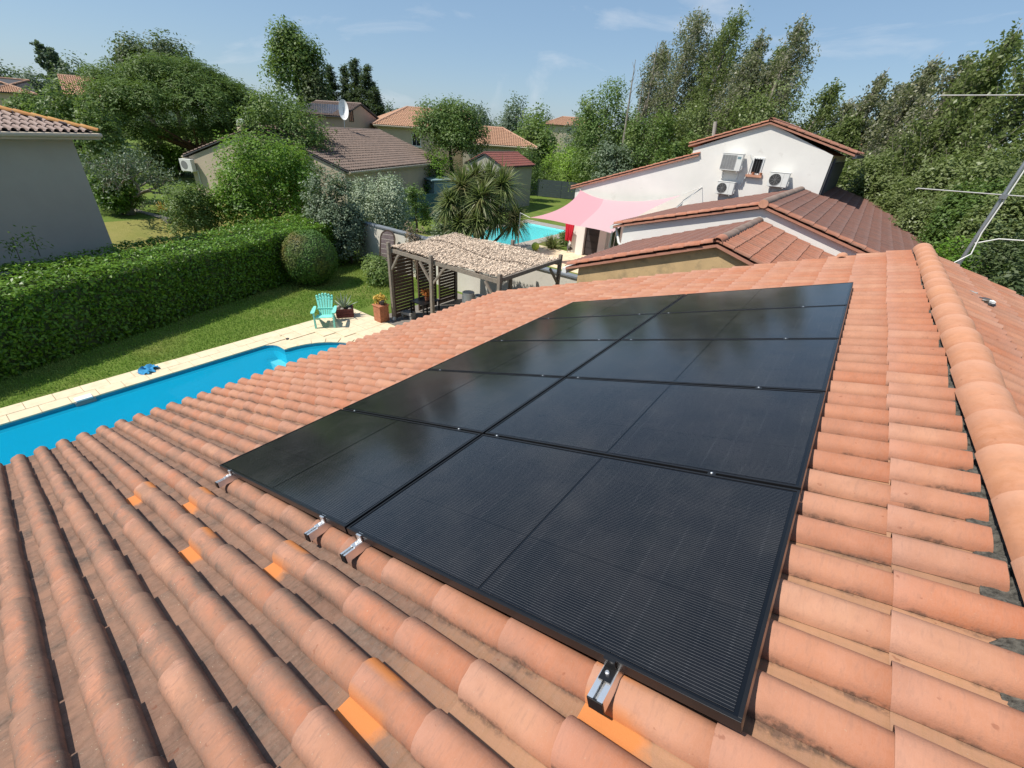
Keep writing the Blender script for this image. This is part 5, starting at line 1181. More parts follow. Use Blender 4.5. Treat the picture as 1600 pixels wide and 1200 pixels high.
# ---- house with solar panels and dish
Ha,Hb,Hc = AT(533,177,57),AT(462,177,60),AT(579,179,64); u3 = Hb-Ha; u3[2]=0; L3 = np.linalg.norm(u3); u3 = unit(u3); a3 = V(u3[1],-u3[0],0); a3 = a3 if a3@(Hc-Ha) > 0 else -a3; W3 = abs((Hc-Ha)@a3)
t = thing('solar_house','pinkish two storey house with solar panels on its tiled roof, behind the brown roof','house',V(Ha[0],Ha[1],0)); W3 = max(W3,6.5)
P3,z3 = rect_house(t, V(Ha[0],Ha[1],0)+a3*.3, a3, u3, W3, L3, 0, 6.45, 6.45+(W3/2+.4)*.33, 'stucco_pinkish','tile_old', over=.4, geos=[TG_FAR])
sl3 = unit(a3*(W3/2+.4)+V(0,0,(W3/2+.4)*.33)); n3 = np.cross(u3,sl3); n3 = n3 if n3[2] > 0 else -n3; hs = thing('far_solar_panels','dark solar array on the roof of the pinkish house','solar panel',P3(.3,1.2,6.7))
for i in range(4):
    for j in range(2):
        b = MB(); o3 = P3(-.1,1.3,6.47)+n3*.14+u3*(i*1.08)+sl3*(.25+j*1.42); b.obox(o3,u3*1.05,sl3*1.38,n3*.04); b.build('panel','solar_far',hs)
pw = onwall(546,190,P3(0,0,0),-u3); window(t, pw, a3, V(0,0,1), -u3, .9, 1.1, frame='wood_brown')
dpos = AT(537,185,44); t = thing('satellite_dish','white satellite dish on a pole above the brown roof','satellite dish',dpos-V(0,0,.6)); b = MB(); axis = unit(V(.75,-.55,.35)); sd = unit(np.cross(axis,V(0,0,1))); upv = np.cross(sd,axis); vs=[];fs=[]
ctr = AT(537,173,44)
for i in range(6):
    for k in range(18): rr = .62*i/5; a = 2*math.pi*k/18; vs.append(ctr+sd*rr*.62*math.cos(a)+upv*rr*1.25*math.sin(a)+axis*(.22*(i/5)**2))
for i in range(5):
    for k in range(18): fs.append((i*18+k,i*18+(k+1)%18,(i+1)*18+(k+1)%18,(i+1)*18+k))
b.add(vs,fs); b.build('reflector','white_paint',t,smooth='all',normals=False); b = MB(); b.tube([dpos-V(0,0,.8),ctr-axis*.05],.035,6); b.build('pole','steel_galv',t); b = MB(); b.tube([ctr-upv*.6,ctr+axis*.75],.015,5); b.build('feed_arm','steel_galv',t)
# ---- garage with the red roof
Ka,Kb = AT(727,247,43),AT(788,260,41); u4 = Kb-Ka; u4[2]=0; W4 = np.linalg.norm(u4); u4 = unit(u4); a4 = V(-u4[1],u4[0],0); zk = 3.55
t = thing('red_roof_garage','pale grey garage with dark red roof behind the tall spiky palm','garage',V(Ka[0],Ka[1],0)); rect_house(t, V(Ka[0],Ka[1],0)+u4*.25, u4, a4, W4-.5, 6.0, 0, zk, zk+.95, 'stucco_grey','tile_red', over=.25, geos=[TG_FAR])
# ---- blue grey shed
Sa = G(648,277,2.25); t = thing('garden_shed','pale blue flat roofed garden shed behind the blue fence','shed',V(-26.6,28.2,0)); ush = unit(V(.80,-.35,0)); ash = V(-ush[1],ush[0],0); So = V(-30.3,29.6,0)
b = MB(); b.obox(So,ush*4.2,ash*3.6,V(0,0,2.15)); b.build('wall','shed_blue',t)
b = MB(); b.hexa([So-ush*.2-ash*.25+V(0,0,2.16),So+ush*4.4-ash*.25+V(0,0,2.16),So+ush*4.4+ash*3.8+V(0,0,2.32),So-ush*.2+ash*3.8+V(0,0,2.32),So-ush*.2-ash*.25+V(0,0,2.24),So+ush*4.4-ash*.25+V(0,0,2.24),So+ush*4.4+ash*3.8+V(0,0,2.40),So-ush*.2+ash*3.8+V(0,0,2.40)]); b.build('roof','shed_blue',t)
for k in range(10): b = MB(); b.obox(So+ush*(.1+k*.41)-ash*.02,ush*.035,ash*.019,V(0,0,2.12)); b.build('batten','shed_blue',t)
t = thing('lean_to','small lean to with terracotta roof behind the blue shed','outbuilding',So+ush*1.5+ash*4.5); b = MB(); b.obox(So+ush*1.2+ash*4.0,ush*4.0,ash*2.6,V(0,0,2.2)); b.build('wall','stucco_beige',t)
slope_tiles(t, So+ush*1.0+ash*3.9+V(0,0,2.25), So+ush*1.0+ash*6.7+V(0,0,2.95), ush, 4.4, 'tile_peach', geos=[TG_FAR])
# ---- fences
def fence(t, pts, h, m, seg=1.9, nb=7, zg=0):
    for a,c in zip(pts,pts[1:]):
        a,c = V(*a,0),V(*c,0); d = c-a; n = max(1,int(round(np.linalg.norm(d)/seg))); u = unit(d); sd = V(u[1],-u[0],0)
        for i in range(n+1):
            p = a+d*i/n; b = MB(); b.obox(p-u*.035-sd*.035,u*.07,sd*.07,V(0,0,h+.04)); b.build('post',m,t)
        for i in range(n):
            p0,p1 = a+d*i/n+u*.036,a+d*(i+1)/n-u*.036
            for k in range(nb): z0 = .05+k*(h-.05)/nb; b = MB(); b.obox(p0-sd*.012+V(0,0,z0),p1-p0,sd*.024,V(0,0,(h-.05)/nb-.012)); b.build('board',m,t)
t = thing('blue_fence','dark blue board fence behind the silvery shrub and the neighbour pool','fence',(-23,23,0)); fence(t,[(-24.0,17.4),(-23.3,21.8),(-22.9,28.6)],1.75,'fence_blue')
t = thing('slate_fence','slate grey board fence at the far end of the pool garden','fence',(-26,44,0)); fence(t,[(-30.5,38.5),(-26.6,44.2),(-19.5,47.3)],1.8,'fence_slate',seg=2.4)
# ---- far roofs
for (lab,xa,xb,ye,D,zr_,wm,rm) in (('far beige house roof at the left edge below dark trees',-14,52,143,92,1.6,'stucco_beige','tile_peach'),('far peach gabled house between the reddish trees and the umbrella pine',102,158,148,80,2.0,'stucco_pinkish','tile_peach'),('distant pale house just above the trees right of the centre',850,940,194,115,1.8,'stucco_beige','tile_peach'),('white house with orange roof half hidden by the poplars',1332,1450,236,46,1.3,'stucco_white','tile_rust')):
    A_,B_ = AT(xa,ye,D),AT(xb,ye+(xb-xa)*.07,D); ud = B_-A_; ud[2]=0; Ld = np.linalg.norm(ud); ud = unit(ud); ad = V(-ud[1],ud[0],0)
    t = thing('far_house',lab,'house',V(A_[0],A_[1],0)); rect_house(t, V(B_[0],B_[1],0), ad, -ud, 8.0, Ld, 0, A_[2], A_[2]+zr_, wm, rm, hip=(1,1) if D > 85 else (0,0), over=.4, geos=[TG_FAR])
    pw = V(A_[0],A_[1],A_[2]-1.6)+ud*Ld*.4; window(t, pw, ud, V(0,0,1), -ad, 1.1, 1.2)
# low stone wall between the lawns on the left
pts = [G(148,319,.95),G(205,327,.95),G(262,342,.95)]
t = thing('low_stone_wall','low grey stone retaining wall between the two lawns on the left','wall',V(pts[1][0],pts[1][1],.6)); r2 = np.random.default_rng(2)
for a,c in zip(pts,pts[1:]):
    d = c-a; d[2] = 0; n = int(np.linalg.norm(d)/.55); u = unit(d); sd = V(u[1],-u[0],0)
    for i in range(n):
        for k in range(2):
            b = MB(); p = V(a[0],a[1],.45+k*.28)+d*(i/n)+u*(.2*k); b.obox(p-sd*.15,u*(.52+.02*r2.random()),sd*.3,V(0,0,.265)); b.build('stone','rock',t,bev=.02)
# ---- aerial mast on the far gable
YA = 8.72; am = thing('aerial_mast','grey aerial mast with pale horizontal booms at the far end of the ridge','aerial',(4.9,YA,4.2))
m0 = V(4.86,YA,3.6); m1 = V(5.10,YA,7.6); b = MB(); b.tube([m0,m1],.026,10); b.build('mast','steel_galv',am,smooth=True)
def mz(z): return m0+(m1-m0)*(z-3.6)/4.0
for (za,x0,x1,nm) in ((5.85,4.01,6.3,'lower'),(7.03,3.78,6.3,'upper')):
    p = mz(za); b = MB(); b.tube([V(x0,YA-.05,za-.02),V(x0+.02,YA-.05,za),V(p[0],YA-.05,za+.02),V(x1,YA-.05,za+.06)],.0075,8); bo = b.build('boom','grille_pale',am,smooth=True)
    b = MB(); b.box(p-V(.035,.06,.03),p+V(.035,.03,.03)); b.build('boom_clamp','steel_galv',bo)
    for k in range(5 if nm == 'upper' else 3):
        xx = p[0]+.45+k*.16; b = MB(); b.tube([V(xx,YA-.05-.28,za+.03),V(xx,YA-.05+.28,za+.03)],.004,5); b.build('element','alu',bo)
b = MB(); b.tube([mz(6.9)+V(.03,-.02,0),mz(6.0)+V(.035,-.03,0),mz(5.35)+V(.02,-.03,0),V(5.0,YA-.04,5.05),V(4.86,YA-.1,4.90),V(4.70,YA-.16,4.83)],.009,6); b.build('cable','white_plastic',am,smooth=True)
b = MB(); b.tube([mz(5.2)+V(.02,-.02,0),V(5.20,YA,5.30),V(5.45,YA,5.32),V(5.75,YA,5.55),V(5.9,YA,6.0)],.008,6); b.build('cable','white_plastic',am,smooth=True)
p = V(4.72,YA-.18,4.80); b = MB(); b.box(p-V(.05,.05,.03),p+V(.06,.05,.03)); b.build('cable_box','white_plastic',am,bev=.01)
for zz in (4.15,4.6): b = MB(); b.box(mz(zz)-V(.05,.17,.02),mz(zz)+V(.05,.03,.02)); b.build('bracket','steel_galv',am)
p = G(1593,462,3.9)
b = MB()
# ------------------------------------------------------------------ trees and shrubs, each standing on its own spot
def size_at(P, px): return px*PROJ(P)[2]/FPX
def bush_lobes(c, rx, ry, z0, z1, n, seed, k):
    r = np.random.default_rng(seed); H = z1-z0; out = [(c[0],c[1],z0+H*.40,rx*.86,ry*.86,H*.46),(c[0],c[1],z0+H*.24,rx*.92,ry*.92,H*.30)]
    for i in range(n+4):
        a = r.random()*6.283; h = r.random(); s = k*(.65+.5*r.random()); rr = (1-s*.7)*math.sqrt(max(0,1-max(0,h-.25)**2/.62)); zz = z0+H*(.16+.66*h); sz = min(H*.30*(.7+.6*r.random()), z1-zz+.06*H*r.normal())
        out.append((c[0]+math.cos(a)*rx*rr,c[1]+math.sin(a)*ry*rr,zz,rx*s,ry*s,max(.1*H,sz)))
    return out
def broad(kind, label, x, ytop, w, D, leafm, cat='tree', seed=1, zb=None, leaf=.22, nc=340, per=14, nl=9, zlow=.10, k=.55, bark='bark', group=None, squash=1.0, rc=None, up=.35, r0=None, spread=None, core=True):
    P = AT(x,ytop,D); H = P[2]; rx = size_at(P,w)/2; zg = terr(P[0],P[1]) if zb is None else zb
    z0 = zg+(H-zg)*zlow; rz = (H-z0)/2; c = (P[0],P[1],z0+rz); t = thing(kind,label,cat,(P[0],P[1],zg),group=group)
    lob = bush_lobes((P[0],P[1]), rx, rx*squash, zg, H, nl, seed, k) if zlow <= .02 else round_lobes(c, rx, rx*squash, rz, nl, seed, k)
    crown(t, lob, leafm, int(nc*1.4), per, rc or max(.09,rx*.085), leaf, seed+100, zmin=zg+.02, up=up)
    limbs(t,(P[0],P[1],zg),(P[0],P[1],H-rz*.35), r0 or max(.05,.030*(H-zg)), 9, seed+7, bark, spread=spread or rx*.95)
    return t
def poplar(label, x, ytop, w, D, leafm, seed, lean=.16, base_frac=.06, leaf=.185, n_limb=60, group='wind blown poplars on the right', top_fade=1.0, kind='poplar'):
    P = AT(x,ytop,D); r = np.random.default_rng(seed); zg = terr(P[0],P[1]); H = P[2]-zg; rx = size_at(P,w)/2
    right = unit(V(RW[0][0],RW[0][1],0)); base = V(P[0],P[1],zg)-right*lean*H*.75; t = thing(kind,label,'tree',base,group=group)
    def axis(h): return base+V(0,0,H*h)+right*(lean*H*.75*h**1.6)
    b = MB(); b.tube([axis(h) for h in np.linspace(0,1,9)],[max(.012,.020*H*(1-h)**.8) for h in np.linspace(0,1,9)],7)
    Ps, Ns = [], []
    for i in range(n_limb):
        h = base_frac+(1-base_frac)*((i+.5)/n_limb)**.9; prof = (min(1,h/.28))**.6*(1-h**2.2)**.8*.95+.10
        a = r.random()*2*math.pi; ln = rx*prof*(1.0+.5*r.random()); d = unit(V(math.cos(a),math.sin(a),0)+right*.55+V(0,0,1.05+.5*r.random())); q0 = axis(h*.93); e = q0+d*ln*1.25
        b.tube([q0,(q0+e)/2+V(0,0,-.03*ln),e],[.035*(1.15-h),.022*(1.15-h),.006],4,cap=False)
        m = int(6+ln*5.0)
        for k in range(m):
            f = .2+.85*(k+r.random())/m; c = q0+d*ln*1.25*f+r.normal(size=3)*.09*rx; nn = int(13*(1-.3*h*top_fade))
            Ps.append(c+r.normal(size=(nn,3))*np.array([.17,.17,.24])*(.42+.09*rx)+right*abs(r.normal(size=(nn,1)))*.12); Ns.append(r.normal(size=(nn,3))*.8+d*.3+right*.5+np.array([0,0,.35]))
    b.build('trunk','bark_pale',t,smooth='all',normals=False)
    Ps, Ns = np.vstack(Ps), np.vstack(Ns); kz = Ps[:,2] > zg+.05; Ps, Ns = Ps[kz], Ns[kz]; T = np.tile(right*.8+V(0,0,.55),(len(Ps),1))+r.normal(size=(len(Ps),3))*.55
    v,f = leafquads(Ps,Ns,leaf*(.65+.7*r.random(len(Ps))),.55,r=r,T=T); arrays('crown',v,f,leafm,t); return t

# ---- umbrella pine
P0 = AT(262,92,52); zg = terr(P0[0],P0[1]); uc = V(P0[0],P0[1],0); Hh = P0[2]-.2
t = thing('umbrella_pine','huge umbrella pine with broad flat dome of dark green needles on the left','tree',uc+V(0,0,zg))
camr = unit(V(RW[0][0],RW[0][1],0)); camf = unit(V(RW[2][0],RW[2][1],0)); r2 = np.random.default_rng(12); RX = 6.6
lob = []
for k in range(70):
    a = r2.random()*2*math.pi; rr = math.sqrt(r2.random())*.88; off = camr*math.cos(a)*rr*RX+camf*math.sin(a)*rr*RX
    zz = zg+1.75+(Hh-zg-2.75)*math.sqrt(max(0,1-rr*rr))*1.0+.2*r2.normal()-(.5 if math.cos(a) < 0 else -.4)*rr; s_ = 1.25+.55*r2.random()
    lob.append((uc[0]+off[0],uc[1]+off[1],zz+.3*(off@camr<0),s_*1.15,s_*1.15,s_*.78))
lob += [(uc[0],uc[1],zg+4.4,5.0,5.0,2.2)]
for k in range(26):
    a = r2.random()*2*math.pi; rr = .25+.6*r2.random(); off = camr*math.cos(a)*rr*RX+camf*math.sin(a)*rr*RX; lob.append((uc[0]+off[0],uc[1]+off[1],zg+2.7+.8*r2.random()-(.6 if math.cos(a)<0 else -.5)*rr,1.3,1.3,.8))
crown(t, lob, 'leaf_pine', 5200, 15, .20, .26, 50, asp=.30, up=.7, shell=(.66,1.02))
b = MB(); tb = uc+V(0,0,zg)+camr*.9; b.tube([tb,tb+V(0,0,1.0)-camr*.1,tb+V(0,0,2.3)-camr*.4],[.42,.36,.32],9)
for k in range(13):
    a = k*2*math.pi/13; e = tb-camr*.4+camr*math.cos(a)*RX*.68+camf*math.sin(a)*RX*.68+V(0,0,3.9); q0 = tb+V(0,0,1.5+.07*k)-camr*.3; b.tube([q0,q0*.6+e*.4+V(0,0,-.05),e],[.18,.12,.04],6,cap=False)
b.build('trunk','bark_red',t,smooth='all',normals=False)

# ---- trees behind the pine and along the left horizon
broad('tall_tree','loose feathery dark tree rising behind the left half of the umbrella pine',195,38,75,78,'leaf_dark',seed=201,leaf=.34,nc=420,per=12,nl=10,k=.42,rc=.55)
broad('tall_tree','dense dark tree rising behind the right half of the umbrella pine',246,47,90,76,'leaf_dark',seed=202,leaf=.34,nc=520,per=14,nl=9,rc=.5)
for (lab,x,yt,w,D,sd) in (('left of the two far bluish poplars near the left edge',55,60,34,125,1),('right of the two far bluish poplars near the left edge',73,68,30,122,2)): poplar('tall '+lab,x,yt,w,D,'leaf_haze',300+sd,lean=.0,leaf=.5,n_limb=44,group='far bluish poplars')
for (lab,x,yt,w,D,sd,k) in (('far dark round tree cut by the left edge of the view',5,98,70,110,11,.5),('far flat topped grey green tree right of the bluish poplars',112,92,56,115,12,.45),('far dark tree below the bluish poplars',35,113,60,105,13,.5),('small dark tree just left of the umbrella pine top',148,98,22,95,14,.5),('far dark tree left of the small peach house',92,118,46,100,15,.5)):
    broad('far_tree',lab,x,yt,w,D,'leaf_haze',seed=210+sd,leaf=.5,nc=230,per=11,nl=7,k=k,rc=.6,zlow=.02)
broad('bronze_tree','bushy tree with bronze tinged leaves above the grey house roof',88,128,100,50,'leaf_mid',seed=221,leaf=.24,nc=340,per=14,zlow=.02)
broad('bronze_tree','yellow green bush right above the end of the grey house roof',138,158,62,38,'leaf_mid',seed=222,leaf=.18,nc=260,per=14,zlow=.02)
broad('bushy_tree','dark green bush showing above the grey roof at the left edge',20,140,80,55,'leaf_mid',seed=223,leaf=.25,nc=260,per=13,zlow=.02)
# bare old tree
P = AT(190,292,33); P[2] = .95; t = thing('bare_tree','half bare grey tree with pale crooked limbs behind the clipped bush','tree',P); r2 = np.random.default_rng(60); b = MB(); Lv = []; Nv=[]
def grow(p, d, ln, r, dep):
    e = p+d*ln; b.tube([p,(p+e)/2+r2.normal(size=3)*.05*ln,e],[r,r*.82,r*.62],5,cap=False)
    if dep <= 1: Lv.append(e+r2.normal(size=(26,3))*.30); Nv.append(r2.normal(size=(26,3)))
    if dep == 0: return
    for _ in range(3): grow(e, unit(d*.75+r2.normal(size=3)*.55+V(0,0,.12)), ln*.70, r*.58, dep-1)
sc_ = size_at(P,1.0)
for k in range(5): a = k*1.25; grow(P+V(0,0,.4), unit(camr*math.cos(a)*.9+camf*math.sin(a)*.5+V(0,0,.75)), 34*sc_, .10, 3)
b.tube([P,P+V(0,0,.6)],[.22,.18],7); b.build('trunk','bark_pale',t,smooth='all',normals=False); v,f = leafquads(np.vstack(Lv),np.vstack(Nv),.17,.4,r=r2); arrays('crown',v,f,'leaf_dusky',t)
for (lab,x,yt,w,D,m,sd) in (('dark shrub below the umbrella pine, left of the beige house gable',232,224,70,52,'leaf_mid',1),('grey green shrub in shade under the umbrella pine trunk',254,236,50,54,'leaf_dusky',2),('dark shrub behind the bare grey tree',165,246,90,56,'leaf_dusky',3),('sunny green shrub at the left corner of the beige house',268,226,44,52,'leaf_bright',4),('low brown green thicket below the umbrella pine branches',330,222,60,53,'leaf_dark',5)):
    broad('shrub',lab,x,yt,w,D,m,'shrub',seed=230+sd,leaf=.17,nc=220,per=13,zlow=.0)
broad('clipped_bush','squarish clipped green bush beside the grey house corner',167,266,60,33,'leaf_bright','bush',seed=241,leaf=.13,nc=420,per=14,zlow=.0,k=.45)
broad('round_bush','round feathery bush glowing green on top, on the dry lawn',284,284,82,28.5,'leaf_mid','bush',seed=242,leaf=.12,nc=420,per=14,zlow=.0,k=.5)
P = G(258,333,.9); t = thing('yellow_plant','small yellow spiky plant at the foot of the round feathery bush','plant',P)
for k in range(26): b = MB() if k == 0 else b; blade(b,P+V(0,0,.02),k*2.4,R(25+50*r2.random()),.9,.10,.25)
b.build('leaves','flower_yellow',t,normals=False)
# ---- middle distance
broad('tall_tree','tall slender dark tree standing alone left of the centre',450,25,92,76,'leaf_mid',seed=251,leaf=.38,nc=620,per=13,nl=12,k=.40,rc=.55,zlow=.12)
broad('tall_tree','lower dark side tree right against the tall slender tree',487,95,50,74,'leaf_dark',seed=252,leaf=.36,nc=300,per=13,nl=7,rc=.5,zlow=.05)
def conifer(label,x,yt,w,D,seed,lean=0):
    P = AT(x,yt,D); zg = terr(P[0],P[1]); H = P[2]-zg; rx = size_at(P,w)/2; r = np.random.default_rng(seed); t = thing('conifer',label,'tree',(P[0],P[1],zg),group='dark conifers behind the solar house')
    b = MB(); b.tube([(P[0],P[1],zg),(P[0],P[1],zg+H)],[.22,.03],6); Ps=[];Ns=[];Ts=[]
    for i in range(120):
        h = .08+.92*(i/120); a = r.random()*6.283; ln = rx*(1.05-h)*(.7+.6*r.random())+.25; d = unit(V(math.cos(a),math.sin(a),.25-.3*(1-h))); q0 = V(P[0],P[1],zg+H*h); b.tube([q0,q0+d*ln],[.05*(1.1-h),.01],4,cap=False)
        n = int(18+40*ln); f = r.random((n,1)); Ps.append(q0+d*ln*f+r.normal(size=(n,3))*np.array([.22,.22,.16])); Ns.append(r.normal(size=(n,3))*.5+np.array([0,0,.8])); Ts.append(np.tile(d,(n,1))+r.normal(size=(n,3))*.4)
    b.build('trunk','bark',t,normals=False); Ps=np.vstack(Ps); v,f = leafquads(Ps,np.vstack(Ns),.42*(.7+.6*r.random(len(Ps))),.32,r=r,T=np.vstack(Ts)); arrays('crown',v,f,'leaf_conifer',t)
conifer('left dark pointed conifer behind the solar house',514,105,55,82,1); conifer('tallest middle dark conifer behind the solar house',553,93,71,80,2); conifer('right dark conifer behind the solar house, by the dish',572,104,77,78,3); conifer('small dark conifer low at the right of the conifer row',586,140,52,76,4); conifer('second dark conifer between the left one and the tallest',537,104,46,83,5)
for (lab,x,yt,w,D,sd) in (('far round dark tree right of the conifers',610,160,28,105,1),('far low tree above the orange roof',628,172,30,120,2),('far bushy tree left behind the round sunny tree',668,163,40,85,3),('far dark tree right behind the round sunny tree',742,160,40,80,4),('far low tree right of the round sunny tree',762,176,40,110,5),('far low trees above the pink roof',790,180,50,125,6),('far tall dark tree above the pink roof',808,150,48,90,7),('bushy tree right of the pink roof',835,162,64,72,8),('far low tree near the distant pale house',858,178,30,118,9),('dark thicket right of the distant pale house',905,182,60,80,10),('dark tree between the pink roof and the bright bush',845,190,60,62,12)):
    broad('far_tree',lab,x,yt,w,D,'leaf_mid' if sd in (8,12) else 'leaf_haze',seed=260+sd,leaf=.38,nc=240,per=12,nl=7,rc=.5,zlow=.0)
broad('sunny_tree','round sunny green tree in front of the two storey house',703,145,116,46,'leaf_mid',seed=281,leaf=.21,nc=950,per=16,nl=13,k=.45,zlow=.16)
broad('shrub','leafy shrub below the round sunny tree, at its trunk',690,238,70,44,'leaf_bright','shrub',seed=282,leaf=.17,nc=220,per=13,zlow=0.)
broad('large_shrub','big leafy tree with pale shoots left of the brown roof',432,140,150,37,'leaf_mid',seed=283,leaf=.19,nc=1000,per=16,nl=14,k=.42,zlow=.02)
broad('large_shrub','broad bright green bush behind the far end of the hedge',408,214,160,29,'leaf_bright',seed=284,leaf=.16,nc=900,per=16,nl=14,k=.42,zlow=.0)
broad('olive_bush','dusky grey green tree behind the hedge end, left of the silvery one',508,255,92,23.8,'leaf_dusky','tree',seed=285,leaf=.12,nc=720,per=15,nl=12,k=.45,zlow=.0)
broad('olive_bush','silvery olive bush behind the garden wall',588,266,96,26.2,'leaf_olive','tree',seed=286,leaf=.115,nc=700,per=15,nl=11,k=.45,zlow=.0)
broad('shrub','small dark shrub between the silvery olive and the blue shed',648,283,44,31,'leaf_mid','shrub',seed=287,leaf=.13,nc=160,per=13,zlow=0.)
broad('shrub','bluish shrub at the right end of the blue fence',695,318,40,28,'leaf_dusky','shrub',seed=288,leaf=.12,nc=160,per=12,zlow=0.)
broad('heath_plant','dry tan tuft behind the garden wall coping',648,348,34,20.5,'leaf_heath','plant',seed=289,leaf=.09,nc=120,per=12,zlow=0.)
broad('oleander','brown green rounded bush by the slate fence',823,228,52,50,'leaf_mid','bush',seed=290,leaf=.17,nc=260,per=14,zlow=0.)
broad('bright_bush','bright lime green bush in front of the darker trees, behind the slate fence',893,226,82,57,'leaf_lime','bush',seed=291,leaf=.18,nc=460,per=15,nl=10,zlow=0.)
broad('bush','dark green bush left of the bright lime bush',852,246,56,57,'leaf_mid','bush',seed=292,leaf=.17,nc=200,per=13,zlow=0.)
broad('oak','large dark leafy tree right of the bright lime bush',955,128,116,54,'leaf_mid',seed=293,leaf=.25,nc=760,per=15,nl=12,k=.45,zlow=.02)
for (lab,x,yt,w,D,m,sd) in (('dark rounded bush just left of the white house wing',970,215,90,44,'leaf_dusky',1),('dark green tree behind the middle of the white wing roof',1030,165,110,46,'leaf_mid',2),('green bushes above the white house wing eave',1065,205,70,42,'leaf_mid',3),('dark green tree above the upper white gable, left slope',1120,150,130,44,'leaf_poplar_green',4),('dense dark green tree behind the white gable ridge',1215,135,150,43,'leaf_poplar_green',5),('dense green tree right behind the white gable corner',1300,200,110,41,'leaf_poplar_green',6),('dense green tree over the long brown slope',1370,240,110,37.5,'leaf_poplar_green',7)):
    broad('bushy_tree',lab,x,yt,w,D,m,seed=300+sd,leaf=.21,nc=560,per=15,nl=12,k=.42,zlow=0.)
# ---- poplars bent by the wind
pp = [('silvery slim poplar at the left end of the poplar row',1040,62,64,53,'leaf_poplar'),('tall poplar with silvery leaves and twin tops, left of the tallest',1098,8,96,51,'leaf_poplar'),('tallest dense green poplar above the white gable',1160,6,82,49,'leaf_poplar_green'),('ragged poplar just right of the tallest one',1196,40,62,47.5,'leaf_poplar'),('tall feathery poplar above the right slope of the white gable',1262,16,80,46,'leaf_poplar'),
 ('short green poplar right of the white gable',1312,120,58,44,'leaf_poplar_green'),('slim leaning poplar in the gap of blue sky',1390,105,58,42,'leaf_poplar'),('strongly leaning thin poplar right of the gap of sky',1474,80,74,40,'leaf_poplar'),('bushy poplar behind the upper aerial boom',1525,84,92,38,'leaf_poplar'),('tall leaning poplar cut by the right edge of the view',1598,36,110,36,'leaf_poplar_green'),('low green poplar in front of the slim leaning one',1345,170,60,41,'leaf_poplar_green'),('poplar beyond the right edge of the view',1690,40,120,34,'leaf_poplar_green'),('half hidden poplar between the two tall left ones',1128,50,74,52,'leaf_poplar_green'),('poplar hidden behind the ragged one, filling the row',1228,62,70,49,'leaf_poplar_green'),('lower poplar at the foot of the tallest one',1180,80,90,46,'leaf_poplar'),('low poplar filling the dip left of the gap of sky',1335,150,56,46,'leaf_poplar'),('low poplar between the slim one and the thin one',1425,120,62,43,'leaf_poplar'),('leafy poplar in front of the bushy one behind the boom',1560,110,80,37,'leaf_poplar_green')]
for k,(lab,x,yt,w,D,m) in enumerate(pp): poplar(lab,x,yt,w*1.22,D,m,400+k,lean=.24 if x > 1280 else .14,n_limb=105 if w > 60 else 85)
# dead stems
for (lab,x,yt,D,sd) in (('taller bare dead stem beside the silvery poplars',993,93,50,1),('shorter bare dead stem right of the taller one',1006,120,51,2),('thin bare stem poking above the silvery poplar',1028,66,52,3)):
    P = AT(x,yt,D); t = thing('dead_stem',lab,'dead tree',(P[0],P[1],0)); b = MB(); r2 = np.random.default_rng(sd); b.tube([(P[0]+.3,P[1],0),(P[0]+.1,P[1],P[2]*.6),tuple(P)],[.16,.10,.02],6)
    for k in range(7): h = .72+.26*k/7; q0 = V(P[0]+.05,P[1],P[2]*h); b.tube([q0,q0+V(r2.normal()*.4,r2.normal()*.4,.55)],[.03,.008],4,cap=False)
    b.build('trunk','bark_pale',t,normals=False)
# ---- the green wall right of the roof
for (lab,x,yt,w,D,m,sd) in (('dense leafy tree right of the far brown slope',1420,245,130,34,'leaf_poplar_green',1),('dense leafy tree behind the lower aerial boom',1500,238,150,31,'leaf_poplar_green',2),('dense leafy tree at the right edge behind the mast',1590,228,150,29,'leaf_poplar_green',3),('leafy bush right of the brown slope eave',1465,295,120,26,'leaf_poplar_green',4),('leafy bush crossed by the aerial mast',1545,300,130,23,'leaf_mid',5),('leafy bush at the right edge below the boom',1620,290,120,21,'leaf_poplar_green',6),('leafy tree out past the right edge of the view',1690,240,160,26,'leaf_poplar_green',7)):
    broad('leafy_tree',lab,x,yt,w,D,m,seed=500+sd,leaf=.155 if D > 27 else .115,nc=1250 if D > 27 else 1900,per=17,nl=14,k=.40,zlow=0.)
broad('bright_shrub','bright green shrub just beyond the far slope of our roof',1520,392,120,15.5,'leaf_bright','shrub',seed=521,leaf=.10,nc=800,per=14,nl=9,zlow=0.)
broad('bright_shrub','low bright green shrub left of the mast foot beyond the ridge',1475,386,60,18.5,'leaf_bright','shrub',seed=522,leaf=.13,nc=300,per=14,nl=8,zlow=0.)
broad('thuja','dark green thuja at the right edge beyond the far roof slope',1588,368,74,14.5,'leaf_dark','tree',seed=523,leaf=.085,nc=1000,per=15,nl=10,zlow=0.)
broad('thuja','dark green thuja out past the right edge beyond the roof',1660,380,90,13.5,'leaf_dark','tree',seed=524,leaf=.11,nc=420,per=14,nl=8,zlow=0.)
# white flat parapet glimpsed past the far slope
p = AT(1600,464,13.5); t = thing('white_wall','white rendered low wall top at the right edge beyond our roof','wall',(p[0],p[1],0)); b = MB(); b.box((p[0]-.75,p[1]-.1,0),(p[0]+6,p[1]+.12,p[2]-.06)); b.build('wall','stucco_white',t); b = MB(); b.box((p[0]-.80,p[1]-.15,p[2]-.058),(p[0]+6.05,p[1]+.17,p[2])); b.build('coping','white_paint',t)

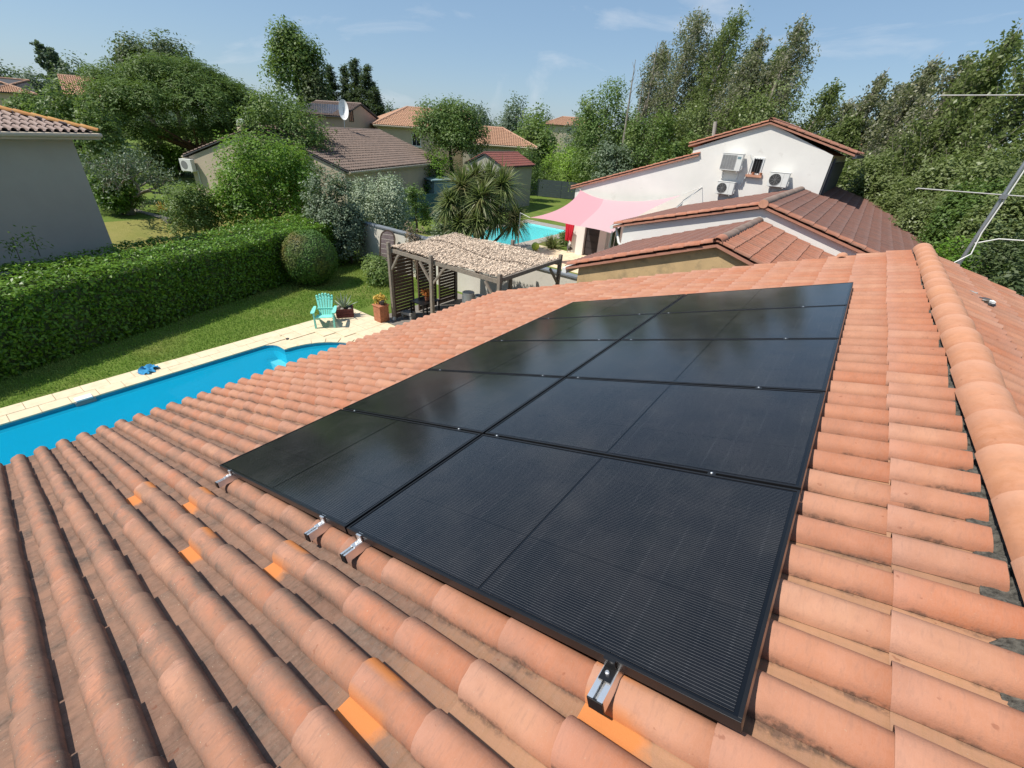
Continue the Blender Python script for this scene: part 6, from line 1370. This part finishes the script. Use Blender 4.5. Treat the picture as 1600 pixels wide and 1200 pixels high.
# ---- cordyline by the far pool: several sword-leaved heads on thin trunks
cb = V(-13.35,18.35,0); t = thing('cordyline','tall palm like cordyline with spiky heads on thin trunks behind the pergola','palm',cb); r2 = np.random.default_rng(70)
heads = [(722,292,26.0,1.55),(785,290,26.4,1.5),(804,342,26.2,1.15),(720,350,25.2,1.25),(752,308,25.2,1.4),(765,282,27,1.4),(702,318,25.6,1.15),(742,278,26.6,1.3),(775,335,25.6,1.15),(745,345,24.8,1.1)]
tk = MB()
for (x,y,D,rr) in heads:
    c = AT(x,y,D); b0 = cb+V(r2.normal()*.15,r2.normal()*.15,0); tk.tube([b0,b0*.45+c*.55+V(0,0,-.25),c-V(0,0,.05)],[.10,.075,.06],7); b = MB()
    for k in range(300):
        el = R(88-150*((k+r2.random())/300)**.85); blade(b,c+V(0,0,.1*r2.normal()),r2.random()*6.283,el,rr*(.75+.35*r2.random()),.082,.16+.22*r2.random(),seg=4,thick=.004)
    b.build('leaf_head','leaf_sword',t,normals=False)
tk.build('trunk','bark',t,smooth='all',normals=False)
c = AT(727,384,22.5); t = thing('yucca','low spiky rosette in front of the cordyline trunks above the reed roof','plant',(c[0],c[1],0)); b = MB()
for k in range(150): blade(b,c-V(0,0,.25),r2.random()*6.283,R(85-100*(k/90)),.95*(.8+.3*r2.random()),.075,.15,thick=.004)
b.build('leaf_head','leaf_sword',t,normals=False); b = MB(); b.tube([(c[0],c[1],0),c-V(0,0,.2)],.07,6); b.build('trunk','bark',t)
def clump(label, P, n, ln, seed, m='leaf_sword'):
    r = np.random.default_rng(seed); t = thing('flax_clump',label,'plant',P); b = MB()
    for k in range(n): blade(b,P+V(r.normal()*.12,r.normal()*.12,.0),r.random()*6.283,R(30+55*r.random()),ln*(.7+.5*r.random()),.06,.35,thick=.004)
    b.build('leaves',m,t,normals=False)
clump('spiky arching flax clump on the terrace between the far pool and the red cloth', G(862,388,0), 130, 1.25, 71)
broad('shrub','small dark shrub behind the flax clump under the sail edge',884,362,24,29.5,'leaf_mid','shrub',seed=531,leaf=.12,nc=90,per=12,zlow=0.)
# ---- rough planting and a far wood
n = 5200; r2 = np.random.default_rng(90); az = r2.random(n); xx = -180+1900*az; Dd = 150+120*r2.random(n); Pn=[]
for x_,d_ in zip(xx,Dd):
    q_ = AT(x_,150,d_); Pn.append((q_[0],q_[1],abs(r2.normal())*2.2+2.2*r2.random()+1.2*math.sin(x_*.02)+1.0))
Pn = np.array(Pn); Pn = np.repeat(Pn,9,axis=0)+r2.normal(size=(n*9,3))*np.array([1.4,1.4,1.1]); Pn[:,2] = np.maximum(Pn[:,2],.2)
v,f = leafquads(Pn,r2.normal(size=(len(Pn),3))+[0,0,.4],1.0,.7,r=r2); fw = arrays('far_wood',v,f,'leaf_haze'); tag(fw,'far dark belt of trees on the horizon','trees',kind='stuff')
